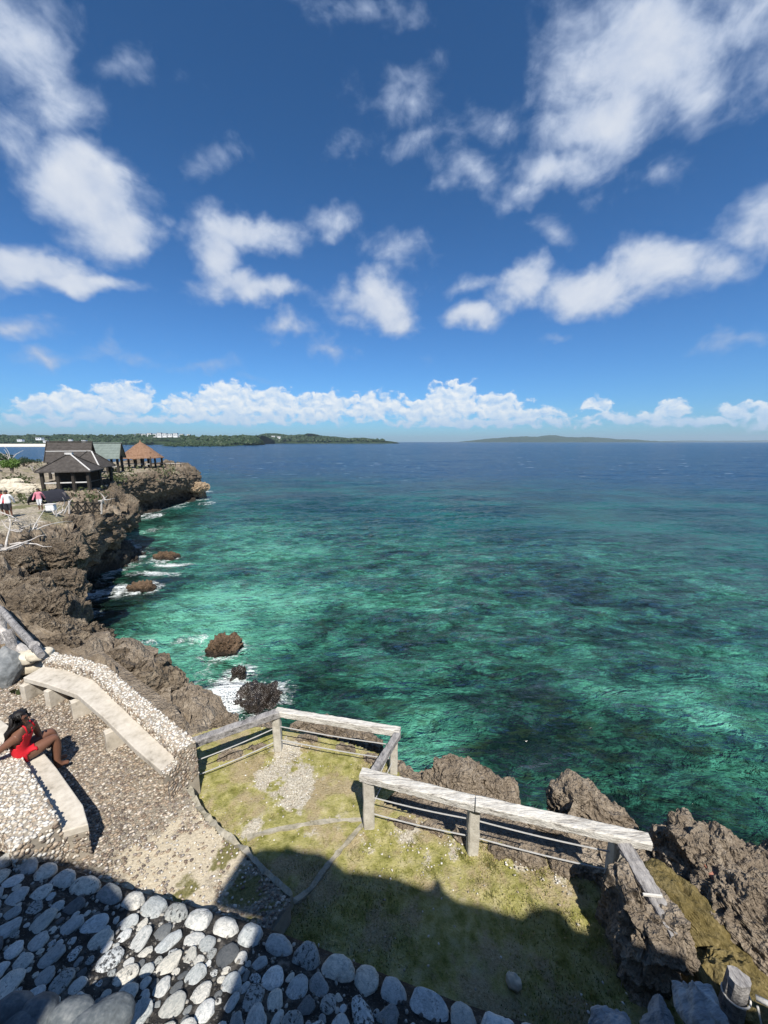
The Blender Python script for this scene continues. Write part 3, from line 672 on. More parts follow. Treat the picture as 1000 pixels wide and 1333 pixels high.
outcrop(92,852,4.9,(1.2,1.0,1.1),90,.3,6,.5,1.3,ROCK,.85); outcrop(72,848,5.4,(1.0,.8,.9),91,.1,6,.5,1.3,ROCK,.85)
for px, py, z, sz, sd, rz in [(112,842,4.6,(1.3,1.1,1.4),50,.2),(150,868,4.7,(1.5,1.2,1.2),51,.2),(212,908,4.7,(1.5,1.3,1.3),52,-.6),(185,880,4.6,(1.2,1.0,1.2),56,.4),
                              (68,828,5.2,(1.4,1.2,1.2),53,.1),(30,775,5.3,(1.7,1.5,1.3),54,.4),(78,765,4.9,(1.7,1.8,1.5),55,.1),(55,795,5.2,(1.6,1.2,1.3),57,.6),(20,735,5.5,(2.0,1.8,1.2),58,.2),(80,725,5.2,(2.2,2.0,1.5),59,.2)]:
    outcrop(px, py, z, sz, sd, rz, 7, .62, 1.15, ROCK, .85)
# --- the sea
BOULD = [ # px, py (waterline foot), size, material, label
    (293,846,(1.75,1.5,1.7),ROCKB,'rounded brown boulder with a wet foot standing alone in the turquoise water',61),
    (186,766,(2.0,1.5,.9),ROCKB,'low brown boulder awash between streaks of foam below the cliff',62),
    (215,727,(2.2,1.5,.75),ROCKB,'flat reddish-brown rock with a foam line running off its right side',63),
    (340,908,(1.8,1.9,.8),WETR,'wet black rock beside the white splash near the fence corner',64),
    (312,882,(1.1,.7,.9),WETR,'small wet black rock tip just above the white splash',65),
    (257,645,(3.2,3.0,2.0),TANR,'pale yellow block of rock at the foot of the far point',66),
    (258,634,(4.0,4.0,2.0),TANR,'sunlit tan rock ledge at the tip of the far point',67)]
boulder_xy = []
for px, py, sz, m, lab, sd in BOULD:
    z = 0.0 if sd != 67 else 2.0
    c = at(px, py, z)
    if sd in (66, 67): c = atY(px, py, 76-(sd-66)*2)
    boulder_xy.append((c.x, c.y, max(sz[0], sz[1])/2))
    me = rock_mesh('boulder', sz, sd, 6, .62, 1.5, .85, False, m, random.uniform(-.5, .5), tuple(c))
    tag(link('boulder', me, loc=c), lab, 'boulder', 'rocks standing in the water')
def build_sea():
    xs = list(np.arange(-48, 16, .26)); g = .3
    while xs[-1] < 24000: g *= 1.13; xs.append(xs[-1]+g)
    g = .3
    while xs[0] > -24000: g *= 1.13; xs.insert(0, xs[0]-g)
    ys = list(np.arange(0, 84, .26)); g = .3
    while ys[-1] < 24000: g *= 1.1; ys.append(ys[-1]+g)
    g = .5
    while ys[0] > -24000: g *= 1.3; ys.insert(0, ys[0]-g)
    X, Y = np.meshgrid(np.array(xs), np.array(ys), indexing='ij'); x, y = X.ravel(), Y.ravel()
    p = np.stack([x, y, np.zeros(len(x))], 1)
    nearm = (np.abs(x+16) < 60) & (y > -2) & (y < 95)
    z = np.zeros(len(x)); foam = np.zeros(len(x)); sand = np.zeros(len(x))
    pn = p[nearm]; r = math.radians(14); u = pn[:, 0]*math.cos(r)-pn[:, 1]*math.sin(r)*-1; w = -pn[:, 0]*math.sin(r)+pn[:, 1]*math.cos(r)
    q = np.stack([u*.25, w*.62, 0*u], 1)
    zz = .13*fbm(q, 4, 3, .6)*2; edge = np.clip((90-pn[:, 1])/30, 0, 1)*np.clip((44-np.abs(pn[:, 0]+16))/10, 0, 1)
    z[nearm] = zz*edge
    sub = LIPW[::6]; ds = seg_dist(pn[:, 0], pn[:, 1], [tuple(a[:2]) for a in sub])
    wl = np.stack([pn[:, 0]*.12, pn[:, 1]*.12, 0*u], 1); pat = fbm(wl, 3, 9)
    fo = np.clip(1-ds/2.6, 0, 1)*.62*np.clip(pat*1.5+.75, 0, 1)
    fo = np.where(pn[:, 0] > -3.0, fo*.35, fo)
    for (bx, by, br) in boulder_xy:
        dd = np.hypot(pn[:, 0]-bx, pn[:, 1]-by)
        fo = np.maximum(fo, np.exp(-((np.clip(dd-br*.8, 0, 9))/(.75+br*.25))**2)*.62)
    for px, py, rx, ry, wt in [(200,748,3.2,.8,.80),(225,735,2.6,.6,.85),(165,765,3.2,1.2,.70),(130,772,3.0,1.6,.75),(150,742,2.2,1.4,.7),(112,800,1.6,1.8,.6),(200,672,1.6,4,.7),(235,660,2,3,.6),(185,842,1.0,2.2,.62),(250,832,1.6,1.0,.62),(262,880,1.2,1.6,.5),(292,915,1.25,1.8,1.25),(300,895,1.2,1.0,1.0),(270,640,2.2,2.5,.7),
                               (270,655,2.5,3,.6),(200,690,2,4,.55),(315,850,1.5,.9,.5)]:
        c = at(px, py, 0); fo = np.maximum(fo, wt*np.exp(-((pn[:, 0]-c.x)/rx)**2-((pn[:, 1]-c.y)/ry)**2))
    foam[nearm] = fo
    sa = np.zeros(len(pn))-.005
    for px, py, rx, ry, wt in [(270,790,6,4.5,.15),(390,775,6,2.5,.12),(330,720,9,4,.10),(250,850,4,3,.13),(350,690,14,5,.09),(205,830,3,5,.02),(480,860,3,2,.07),(545,930,2.2,1.3,.10),(860,905,3.0,.9,.06),(950,940,2.6,1.0,.07),(975,1020,1.4,1.2,.06),(560,985,1.5,1.0,.14),(780,900,2,1.2,.08),
                               (780,960,8,3,-.014),(700,900,6,3,-.018),(850,1040,4,2.5,-.018),(420,880,3,2,-.03),(640,980,3,1.4,-.022),(120,790,4,5,-.20),(420,700,5,3,-.03),(600,830,9,4,-.02)]:
        c = at(px, py, 0); sa = sa+wt*np.exp(-((pn[:, 0]-c.x)/rx)**2-((pn[:, 1]-c.y)/ry)**2)
    sand[nearm] = sa
    p[:, 2] = z
    return link('sea', mesh_np('sea', p, grid_faces(len(xs), len(ys)), True, [WATER], {'foam': foam, 'sand': sand}))
tag(build_sea(), kind='structure')
# spray thrown up where the swell breaks by the black rock
def spray(px, py, n, sx, sy, sz, seed):
    c = at(px, py, 0); r = np.random.default_rng(seed); d, f = ico(1); V = []; Fc = []
    for i in range(n):
        a = r.normal(0, 1, 3); h = abs(a[2])
        p = np.array([c.x+a[0]*sx, c.y+a[1]*sy, h*sz*max(0, 1-.3*(a[0]**2+a[1]**2))])
        s = r.uniform(.008, .05)*(1.0-.5*min(h, 1.6)/1.6)
        V.append(p+d*s*r.uniform(.6, 1.4, 3)); Fc.append(f+len(d)*i)
    return tag(link('spray', mesh_np('spray', np.concatenate(V), np.concatenate(Fc), True, [FOAM])), 'white splash of a breaking swell against the wet black rock', None, None, 'stuff')
spray(292,916,1500,.40,.60,.30,4)

# --- far land
def build_hill(name, crest, dist, depth, base_py, seed, rough=.35, m=HILL, fine=9.0):
    pts = catmull([(a, b, 0) for a, b in crest], 1.0)
    xs = np.array([atY(p[0], p[1], dist).x for p in pts]); hs = np.array([max(atY(p[0], p[1], dist).z, .3) for p in pts])
    vs = np.linspace(0, 1, 26)
    prof = np.sin(np.clip(vs*1.25, 0, 1)*math.pi/2)**.8*np.where(vs > .8, 1-((vs-.8)/.2)**2, 1)
    X = np.repeat(xs[:, None], 26, 1); Y = dist-depth/2+vs[None, :]*depth+0*X; Z = hs[:, None]*prof[None, :]
    p = np.stack([X.ravel(), Y.ravel(), Z.ravel()], 1)
    q = p*np.array([1, 1, 0])
    Zr = Z.ravel(); w = np.clip(Zr/6, 0, 1)
    n = fbm(q/(fine*9), 4, seed)*.30*Zr+np.abs(fbm(q/fine, 3, seed+3))*rough*fine*w
    p[:, 2] = np.where(Zr < .5, Zr-1.0, Zr*.92+n)
    p[:, 1] += vnoise(q/(fine*8), seed+8)*depth*.12
    return tag(link(name, mesh_np(name, p, grid_faces(len(xs), 26), False, [m])), kind='structure')
build_hill('coastal_hills', [(-260,562),(-120,565),(0,566),(60,566),(120,567),(200,567),(250,568),(300,566),(330,566)], 1750, 700, 580, 5)
build_hill('headland', [(232,576),(250,571),(285,568),(310,567),(333,568),(337,577)], 1320, 160, 579, 15)
build_hill('distant_headland', [(320,572),(335,566),(355,563),(375,566),(405,565),(440,569),(470,570),(500,573),(518,576)], 2600, 500, 577, 25)
build_hill('low_islet', [(214,582),(220,577),(240,576),(262,578),(290,579),(312,581)], 1000, 60, 582, 35, fine=5)
build_hill('distant_island', [(598,576),(625,573),(650,570),(690,567.5),(720,567),(750,567.5),(790,570),(820,571.5),(862,576)], 9000, 1500, 576, 45, fine=50)
build_hill('far_coast', [(860,575.6),(900,573.5),(940,574),(990,573.6),(1060,573),(1130,575)], 15000, 2000, 576, 55, fine=60)
mb = MB(); a = at(-320,581.5,0.0); b_ = at(64,581.5,0.0)
mb.prism([(a.x,a.y),(b_.x,b_.y),(b_.x,b_.y+60),(a.x,a.y+60)], -1, lambda p: .6 if p[1] < a.y+5 else 6.0); tag(mb.solo('beach', SANDM), kind='structure')
mb = MB(); a = at(250,578.6,0.0); b_ = at(292,578.6,0.0); a.y = b_.y = 1235; a.x = ray(252,578).x/ray(252,578).y*1235; b_.x = ray(290,578).x/ray(290,578).y*1235
mb.prism([(a.x,a.y),(b_.x,b_.y),(b_.x,b_.y+20),(a.x,a.y+20)], -1, 3.0); tag(mb.solo('beach', SANDM), kind='structure')
# hotels and houses along the wooded coast
def far_house(px, py, w, h, dist, lab, group, roofm=BLUER):
    c = atY(px, py, dist); s = dist/F; W, H = w*s, h*s; D = W*.7
    r = thing('hillside_building', lab, 'building', (c.x, c.y, c.z-H*.8), group)
    m = MB(); m.box((c.x, c.y, c.z-H*.15), (W, D, H*1.3)); m.part('wall', WHITEW, r)
    m = MB(); m.prism([(c.x-W*.54,c.y-D*.54),(c.x+W*.54,c.y-D*.54),(c.x+W*.54,c.y+D*.54),(c.x-W*.54,c.y+D*.54)], c.z+H*.5, c.z+H*.62); m.part('roof', roofm, r)
    n = max(2, int(W/7)); rows = max(1, int(H/4))
    for j in range(rows):
        m = MB()
        for i in range(n): m.box((c.x-W*.42+W*.84*(i+.5)/n, c.y-D*.5-.05, c.z-H*.3+H*.7*(j+.5)/rows), (W*.5/n, .3, H*.34/rows))
        tag(m.part('window_row', DKWIN, r), kind='stuff')
hotel_lab = ['white hotel block', 'pale hotel block']
HOT = [(174,4,2.6,'low white block at the left end of the white hotel cluster on the far ridge'),(181,5,3.4,'second white block from the left in the hotel cluster on the far ridge'),(188,5,3.0,'third white block from the left in the hotel cluster on the far ridge'),
       (195,5,4.0,'tall white block left of the middle of the hotel cluster on the far ridge'),(202,4,3.2,'narrow white block just left of the tallest in the far hotel cluster'),(208,5,4.4,'tallest white block in the middle of the hotel cluster on the far ridge'),
       (215,5,3.8,'white block just right of the tallest in the far hotel cluster'),(222,5,3.2,'fourth white block from the right in the far hotel cluster'),(229,5,3.8,'third white block from the right in the far hotel cluster'),
       (237,5,2.8,'second white block from the right in the far hotel cluster'),(246,4,2.4,'small white block at the right end of the hotel cluster on the far ridge')]
for px, w, h, lab in HOT: far_house(px, 567.6-h*.35, w, h, 1520, lab, 'white hotels on the far ridge')
for px, py, w, h, lab in [(27,573,6,2.2,'pale house farthest left among the trees behind the far beach'),(52,571,7,2.4,'widest pale house among the trees behind the far beach'),(60,574.5,5,2.0,'pale house lowest and closest to the far beach sand'),(92,573,4,1.8,'small pale house above the ridge of the dark gabled hut'),(110,574,5,1.8,'small pale house just left of the grey-green roof, far behind')]:
    far_house(px, py, w, h, 1280, lab, 'houses behind the far beach')
for px, py, w, h, lab in [(356,568.5,4,2.2,'white house on the left under the distant headland'),(363,569.5,5,2.6,'largest white house, the middle one under the distant headland'),(372,570,3,2.0,'smallest white house, on the right under the distant headland')]:
    far_house(px, py, w, h, 2250, lab, 'houses under the distant headland')
c = atY(297, 578.5, 1150); r = thing('sailing_boat', 'tiny white sail close to the dark islet', 'boat', (c.x, c.y, 0))
mb = MB(); mb.prism([(c.x-4,c.y),(c.x-3,c.y-1),(c.x+3,c.y-1),(c.x+4.5,c.y),(c.x+3,c.y+1),(c.x-3,c.y+1)], -.3, 1.2); mb.part('hull', DKWOOD, r)
mb = MB(); mb.prism([(c.x-3.4,c.y-.1),(c.x+3.2,c.y-.1),(c.x+3.2,c.y+.1),(c.x-3.4,c.y+.1)], 1.6, lambda p: 2.2 if p[0] < c.x else 9.0); mb.part('sail', WHITEC, r)
# trees that break the skyline of the far ridge: too many to count
def far_forest():
    d, f = ico(2); V = []; Fc = []; r = np.random.default_rng(3); k = 0
    for (x0, x1, y0, y1, dist, n, s0) in [(-150,200,566.5,577,1500,900,5.5),(236,334,568,577,1270,330,5.0),(322,512,566,574,2400,380,8.0),(216,300,576,580,985,120,3.0)]:
        for i in range(n):
            px = r.uniform(x0, x1); py = r.uniform(y0, y1); D = dist-(py-y0)/(y1-y0)*dist*.13
            c = atY(px, py, D)
            if dist == 2400 and py < 566+abs(px-355)*.05: continue
            s = s0*r.uniform(.5, 1.25)
            V.append(np.array([c.x, c.y, max(c.z, s*.5)])+d*(1+.3*r.normal(0, 1, (len(d), 1)))*s*np.array([1.2, 1, .85])); Fc.append(f+len(d)*k); k += 1
    return tag(link('forest', mesh_np('forest', np.concatenate(V), np.concatenate(Fc), False, [LEAFD])), 'dense dark green woods covering the far shore', None, None, 'stuff')
far_forest()
# ================================================================== THINGS
# --- loose pebbles and chips, far too many to count: real geometry, joined
def scatter(name, P, nrm, size, tints, root=None, seed=1, flat=(.45, .7), elong=(1.0, 1.7), axis=None, label=None, sub=1):
    r = np.random.default_rng(seed); d, f = ico(sub); n = len(P); k = len(d)
    s = size*r.uniform(.6, 1.35, n); e = r.uniform(*elong, n); fl = r.uniform(*flat, n)
    a = r.uniform(0, math.pi, n) if axis is None else axis+r.normal(0, .35, n)
    L = np.stack([d[None, :, 0]*(s*e)[:, None], d[None, :, 1]*s[:, None], d[None, :, 2]*(s*fl)[:, None]], 2)
    L *= r.uniform(.86, 1.14, (n, k, 1))
    ca, sa = np.cos(a)[:, None], np.sin(a)[:, None]
    L = np.stack([L[:, :, 0]*ca-L[:, :, 1]*sa, L[:, :, 0]*sa+L[:, :, 1]*ca, L[:, :, 2]], 2)
    nz = np.array(nrm, float); nz /= np.linalg.norm(nz)
    ux = np.cross([0, 1, .01], nz); ux /= np.linalg.norm(ux); uy = np.cross(nz, ux)
    W = L[:, :, :1]*ux+L[:, :, 1:2]*uy+L[:, :, 2:3]*nz
    org = np.array(root.location) if root else np.zeros(3)
    V = (W+np.asarray(P)[:, None, :]-org).reshape(-1, 3)
    Fc = (f[None, :, :]+(np.arange(n)*k)[:, None, None]).reshape(-1, 3)
    T = np.array(tints)[r.integers(0, len(tints), n)]*r.uniform(.75, 1.15, (n, 1))
    o = link(name, mesh_np(name, V, Fc, True, [PEB], {'tint': np.repeat(np.clip(T, 0, .85), k, 0)}), root)
    return tag(o, label, None, None, 'stuff')
def poisson(poly, step, jit=.42, seed=1):
    r = np.random.default_rng(seed); xs = [p[0] for p in poly]; ys = [p[1] for p in poly]
    X, Y = np.meshgrid(np.arange(min(xs), max(xs), step), np.arange(min(ys), max(ys), step*.87), indexing='ij')
    X = X+(np.arange(X.shape[1]) % 2)[None, :]*step/2
    x = X.ravel()+r.uniform(-jit, jit, X.size)*step; y = Y.ravel()+r.uniform(-jit, jit, X.size)*step
    m = inside(x, y, poly); return x[m], y[m], r
TAN = [(.40,.32,.24),(.29,.22,.16),(.20,.15,.115),(.50,.43,.35),(.145,.115,.095),(.58,.53,.46),(.35,.275,.20),(.25,.215,.19)]
PALE = [(.66,.62,.55),(.74,.71,.65),(.54,.47,.38),(.44,.36,.28),(.70,.64,.54),(.60,.57,.52)]
x, y, r = poisson(court_poly, .037, seed=3)
wn = blobs(WORN)(x, y)+.5*blobs(MOSSY)(x, y); keep = (r.uniform(0, 1, len(x)) > np.clip(wn*1.25-.10, 0, .90)) & (y > 1.4)
x, y = x[keep], y[keep]; wn = wn[keep]
scatter('pebbles', np.stack([x, y, np.full(len(x), ZC+.004)], 1), (0, 0, 1), .0165, TAN, None, 5, axis=.5, label='brown and cream pebbles set close together over the courtyard floor')
x, y, r = poisson(court_poly, .06, seed=6); wn = blobs(WORN)(x, y); keep = (wn > .25) & (r.uniform(0, 1, len(x)) < .45)
scatter('gravel', np.stack([x[keep], y[keep], np.full(keep.sum(), ZC+.012)], 1), (0, 0, 1), .011, PALE, None, 7, label='fine pale gravel over the worn sandy corner of the courtyard')
x, y, r = poisson(turf_poly, .030, seed=9); gv = blobs(GRAVEL)(x, y); keep = r.uniform(0, 1, len(x)) < np.clip(gv*.55-.08, .010, .45)
scatter('gravel', np.stack([x[keep], y[keep], np.full(keep.sum(), ZG+.012)], 1), (0, 0, 1), .0105, PALE+[(.40,.37,.30),(.34,.30,.23),(.46,.42,.34)], None, 8, label='white stone chips strewn over the mossy turf')
# short turf: blades standing out of the moss
def turf_blades():
    x, y, r = poisson(turf_poly, .021, seed=12); gv = blobs(GRAVEL)(x, y)
    cl = fbm(np.stack([x*2.2, y*2.2, 0*x], 1), 4, 31); keep = (r.uniform(0, 1, len(x)) < .55+.7*cl-gv*1.0)
    x, y, cl = x[keep], y[keep], cl[keep]; n = len(x); h = r.uniform(.006, .022, n)*(1+.8*cl); a = r.uniform(0, 6.28, n); w = r.uniform(.004, .010, n)
    t = r.normal(0, .014, (n, 2)); z0 = np.full(n, ZG-.01)
    A = np.stack([x-np.cos(a)*w, y-np.sin(a)*w, z0], 1); B = np.stack([x+np.cos(a)*w, y+np.sin(a)*w, z0], 1); C_ = np.stack([x+t[:, 0], y+t[:, 1], z0+h+.012], 1)
    V = np.stack([A, B, C_], 1).reshape(-1, 3); Fc = np.arange(3*n).reshape(n, 3)
    g = np.array([(.17,.175,.035),(.31,.295,.085),(.39,.35,.14),(.25,.24,.055),(.36,.28,.12)])
    T = np.repeat(g[r.integers(0, 5, n)]*r.uniform(.7, 1.15, (n, 1)), 3, 0)
    tag(link('grass', mesh_np('grass', V, Fc, False, [PEB], {'tint': T})), 'short yellow-green turf and moss inside the fence', None, None, 'stuff')
turf_blades()
def tufts():
    r = np.random.default_rng(44); V = []; T = []
    spots = [at(px+r.normal(0, 5), py+r.normal(0, 3), ZG) for px, py in [(262,1050),(285,1078),(310,1100),(338,1128),(365,1158),(330,990),(345,980),(400,975),(440,985),(470,1000),(500,1090),(540,1098),(640,1125),(700,1140),(760,1158),(785,1170),(600,1112),(560,1140),(650,1160),(470,1110),(420,1100),(350,1060),(300,1030),(430,1030),(455,1050),(700,1185),(740,1195),(620,1150)] for _ in range(3)]
    g = np.array([(.10,.11,.025),(.20,.19,.05),(.30,.25,.10),(.14,.13,.04)])
    for c in spots:
        n = int(r.uniform(14, 40)); rad = r.uniform(.02, .07)
        for k in range(n):
            a = r.uniform(0, 6.28); x = c.x+r.normal(0, rad); y = c.y+r.normal(0, rad); h = r.uniform(.02, .055); w = r.uniform(.0025, .005); t = r.normal(0, .03, 2)
            V += [(x-math.cos(a)*w, y-math.sin(a)*w, ZG-.01), (x+math.cos(a)*w, y+math.sin(a)*w, ZG-.01), (x+t[0], y+t[1], ZG+h)]; T += [g[r.integers(0, 4)]*r.uniform(.7, 1.1)]*3
    V = np.array(V); tag(link('grass_tufts', mesh_np('grass_tufts', V, np.arange(len(V)).reshape(-1, 3), False, [PEB], {'tint': np.array(T)})), 'taller grass tufts along the edgings and fence', None, None, 'stuff')
tufts()

# --- low concrete edgings across the turf
def edging(pxs, z, w, h, lab, seed):
    pts = catmull([tuple(at(px, py, z)) for px, py in pxs], .06); r = random.Random(seed); m = MB(); L = []; R = []
    for i, p in enumerate(pts):
        t = pts[min(i+1, len(pts)-1)]-pts[max(i-1, 0)]; t = t/np.linalg.norm(t[:2]); n = np.array([-t[1], t[0]])
        hw = w/2*(1+r.uniform(-.35, .35)); L.append((p[0]+n[0]*hw, p[1]+n[1]*hw, z-.10)); R.append((p[0]-n[0]*hw, p[1]-n[1]*hw, z-.10))
    k = len(pts); vs = L+R+[(a, b, z+h*(1+r.uniform(-.3, .2))) for a, b, _ in L]+[(a, b, z+h*(1+r.uniform(-.3, .2))) for a, b, _ in R]
    fs = []
    for i in range(k-1): fs += [(2*k+i, 3*k+i, 3*k+i+1, 2*k+i+1), (i, 2*k+i, 2*k+i+1, i+1), (k+i, k+i+1, 3*k+i+1, 3*k+i)]
    fs += [(0, k, 3*k, 2*k), (k-1, 3*k-1, 4*k-1, 2*k-1)]
    m.add(vs, fs); o = m.solo('edging', CURB); tag(o, lab, 'edging'); return o
edging([(247,1034),(262,1062),(290,1092),(316,1112),(345,1143),(380,1174)], ZC-.10, .065, .115, 'pale concrete lip along the drop from the pebbled court to the turf', 1)
edging([(322,1092),(350,1084),(400,1075),(440,1070),(474,1069)], ZG, .058, .032, 'curved concrete edging running across the turf to the fence post', 2)
edging([(474,1073),(455,1095),(440,1112),(418,1140),(404,1160),(382,1176)], ZG, .058, .032, 'concrete edging slanting from the fence post down into the shade', 3)

# --- pebble-dashed benches
def bench(lab, seat, back, supports, zs, zb, floor, seed, parts_leg):
    "seat: px of front edge and back edge; back: px of the outer top edge"
    fr = [at(px, py, zs) for px, py in seat[0]]; bk = [at(px, py, zs) for px, py in seat[1]]; ot = list(back)
    c = sum(bk, Vector())/len(bk); r = thing('bench', lab, 'bench', (c.x, c.y, floor))
    m = MB(); m.prism([(p.x, p.y) for p in fr]+[(p.x, p.y) for p in reversed(bk)], zs-.10, zs); bevel(m.part('seat', CONC, r), .012)
    inn = [(p.x, p.y) for p in bk]; out = [(p.x, p.y) for p in ot]
    poly = inn+list(reversed(out)); m = MB(); m.prism(poly, floor-.4, zb); body = bevel(m.part('backrest', MORTW, r), .02)
    P = []; g = np.random.default_rng(seed)
    x, y, q = poisson(poly, .042, seed=seed)
    scatter('pebbles', np.stack([x, y, np.full(len(x), zb+.003)], 1), (0, 0, 1), .019, PALE, r, seed, flat=(.5, .8))
    ring = poly+[poly[0]]
    for (ax, ay), (bx, by) in zip(ring[:-1], ring[1:]):
        L = math.hypot(bx-ax, by-ay); nrm = np.array([by-ay, -(bx-ax), 0])/max(L, 1e-6)
        mx, my = (ax+bx)/2+nrm[0]*.02, (ay+by)/2+nrm[1]*.02
        if inside(np.array([mx]), np.array([my]), poly)[0]: nrm = -nrm
        if L < .03: continue
        n = int(L*(zb-floor)/.0015); t = g.uniform(0, 1, n); z = g.uniform(floor, zb, n)
        pts = np.stack([ax+(bx-ax)*t+nrm[0]*.004, ay+(by-ay)*t+nrm[1]*.004, z], 1)
        scatter('pebbles', pts, nrm, .019, TAN+PALE, r, seed+1, flat=(.5, .8))
    for (px, py) in supports:
        p = at(px, py, floor); a = math.atan2(fr[-1].y-fr[0].y, fr[-1].x-fr[0].x)
        m = MB(); m.box((p.x, p.y, (floor+zs-.1)/2-.02), (.13, .40, zs-.1-floor), parts_leg(px)); bevel(m.part('leg', CONC, r), .01)
    return r
def offset_px(pts, z, d):
    "world points pushed d metres to the far side of a polyline of pixels"
    P = [at(px, py, z) for px, py in pts]; out = []
    for i, p in enumerate(P):
        t = (P[min(i+1, len(P)-1)]-P[max(i-1, 0)]).normalized(); out.append(p+Vector((-t.y, t.x, 0))*d)
    return out
lb = [(57,867),(85,872),(122,885),(155,917),(195,955),(229,986)]
bench('long bent bench with a pale concrete seat and white pebbled back along the cliff',
      ([(30,882),(60,890),(100,904),(135,934),(175,974),(211,1004)], lb), offset_px(lb, ZC+.45, .24), [(47,905),(78,912),(113,928),(158,968)], ZC+.45, ZC+.60, ZC, 21, lambda px: -.30 if px < 90 else -.75)
def pebbled_block(b, poly, z0, z1, nm, seed, top=True, tints=TAN):
    m = MB(); m.prism(poly, z0-.4, z1-.003); m.part(nm, MORTW, b)
    if top:
        x, y, g = poisson(poly, .034, seed=seed); scatter('pebbles', np.stack([x, y, np.full(len(x), z1)], 1), (0, 0, 1), .016, PALE, b, seed)
    for i in range(len(poly)):
        (ax, ay), (bx, by) = poly[i], poly[(i+1) % len(poly)]; L = math.hypot(bx-ax, by-ay)
        if L < .02: continue
        nr = np.array([by-ay, -(bx-ax), 0])/L
        if inside(np.array([(ax+bx)/2+nr[0]*.015]), np.array([(ay+by)/2+nr[1]*.015]), poly)[0]: nr = -nr
        n = int(L*(z1-z0)/.0012); g2 = np.random.default_rng(seed+i); t = g2.uniform(0, 1, n)
        scatter('pebbles', np.stack([ax+(bx-ax)*t+nr[0]*.004, ay+(by-ay)*t+nr[1]*.004, g2.uniform(z0, z1, n)], 1), nr, .016, tints, b, seed+11+i)
def bench_end():
    b = [o for o in COL.objects if o.name == 'bench'][0]; z = ZC+.45
    p0, p1 = at(211,1004,z), at(229,986,z); q = offset_px(lb, z, .24)[-1]
    d = Vector((p0.x-at(175,974,z).x, p0.y-at(175,974,z).y, 0)).normalized()*.10
    pebbled_block(b, [(p0.x,p0.y),(p1.x,p1.y),(p1.x+d.x,p1.y+d.y),(p0.x+d.x,p0.y+d.y)], ZC, z-.004, 'end_block', 40)
    pebbled_block(b, [(p1.x,p1.y),(q.x,q.y),(q.x+d.x,q.y+d.y),(p1.x+d.x,p1.y+d.y)], ZC, ZC+.60, 'end_block', 45)
bench_end()
nb_f = [(-75,905),(0,936),(54,976),(74,1000),(108,1048),(115,1073)]; nb_b = [(-120,925),(-40,958),(24,990),(40,1014),(66,1058),(80,1083)]
nb = bench('near bench with a narrow concrete seat and thick white pebbled back where the woman sits',
      (nb_f, nb_b), [p for p in reversed(offset_px(list(reversed(nb_b)), ZC+.45, .40))], [], ZC+.45, ZC+.60, ZC, 27, None)
z_ = ZC+.35; pebbled_block(nb, [tuple((at(px,py,ZC+.45)*.94+at(qx,qy,ZC+.45)*.06)[:2]) for (px,py),(qx,qy) in zip(nb_f,nb_b)]+[tuple(at(px,py,ZC+.45)[:2]) for px,py in reversed(nb_b)], ZC, z_, 'base', 60, False)
# --- log fence with steel cables
fence = thing('log_fence', 'weathered log fence with concrete posts and steel cables round the turf above the sea', 'fence', at(480,1072,ZG))
P1, P2, P3, P4, P5 = at(363,976,ZG), at(512,1004,ZG), at(481,1074,ZG), at(615,1106,ZG), at(797,1152,ZG)
ZR = ZG+.80
def post(p, z, w, m_, seed):
    random.seed(seed); m = MB(); m.beam((p.x, p.y, ZG-.3), (p.x+random.uniform(-.015, .015), p.y, z), w, w, 7, .07); m.part('post', m_, fence)
post(P1, ZR-.12, .125, POSTC, 1); post(P2, ZR-.12, .12, POSTC, 2); post(P3, ZR-.06, .15, POSTC, 3); post(P4, ZR-.06, .14, POSTC, 4); post(P5, ZR-.06, .15, POSTC, 5)
def rail(a, b, w, h, m_, seed, jit=.09):
    random.seed(seed); m = MB(); m.beam(a, b, w, h, 26, jit); m.part('rail', m_, fence)
A0 = at(246,969,ZR-.10); A1 = at(363,928,ZR-.08); A2 = at(521,953,ZR-.06); A3 = at(481,1015,ZR-.02); A4 = at(470,1008,ZR); A45 = at(618,1046,ZR); A5 = at(846,1096,ZR); A6 = at(812,1100,ZR-.02); A7 = at(884,1220,ZR-.10)
rail(A0, A1, .13, .12, WOODG, 11); rail(A1+Vector((-.05,.02,.005)), A2, .12, .11, WOODW, 12); rail(A2+Vector((-.04,-.05,-.01)), A3, .10, .10, WOODG, 13)
rail(A4, A45, .15, .105, WOODW, 14, .09); rail(A45+Vector((.012,0,.004)), A5, .15, .105, WOODW, 15, .09); rail(A6, A7, .16, .06, WOODG, 16)
def cable(a, b, ha, hb, r_=.009):
    m = MB(); pts = []
    for i in range(9):
        t = i/8; p = a.lerp(b, t); pts.append((p.x, p.y, ha+(hb-ha)*t-.02*math.sin(math.pi*t)))
    m.tube(pts, r_, 6); m.part('cable', CABLE, fence)
A0g = Vector((A0.x, A0.y, 0))
for k, h in enumerate((.22, .48)):
    cable(A0g, P1, ZG+h-.1, ZG+h-.04); cable(P1, P2, ZG+h-.02, ZG+h); cable(P2, P3, ZG+h, ZG+h, .007)
    cable(P3, P4, ZG+h-.02, ZG+h-.02); cable(P4, P5, ZG+h-.02, ZG+h-.02)
m = MB(); e = A7; m.box((e.x-.06, e.y+.28, e.z+.075), (.18, .016, .02), -.1); m.part('strap', ROPE, fence)

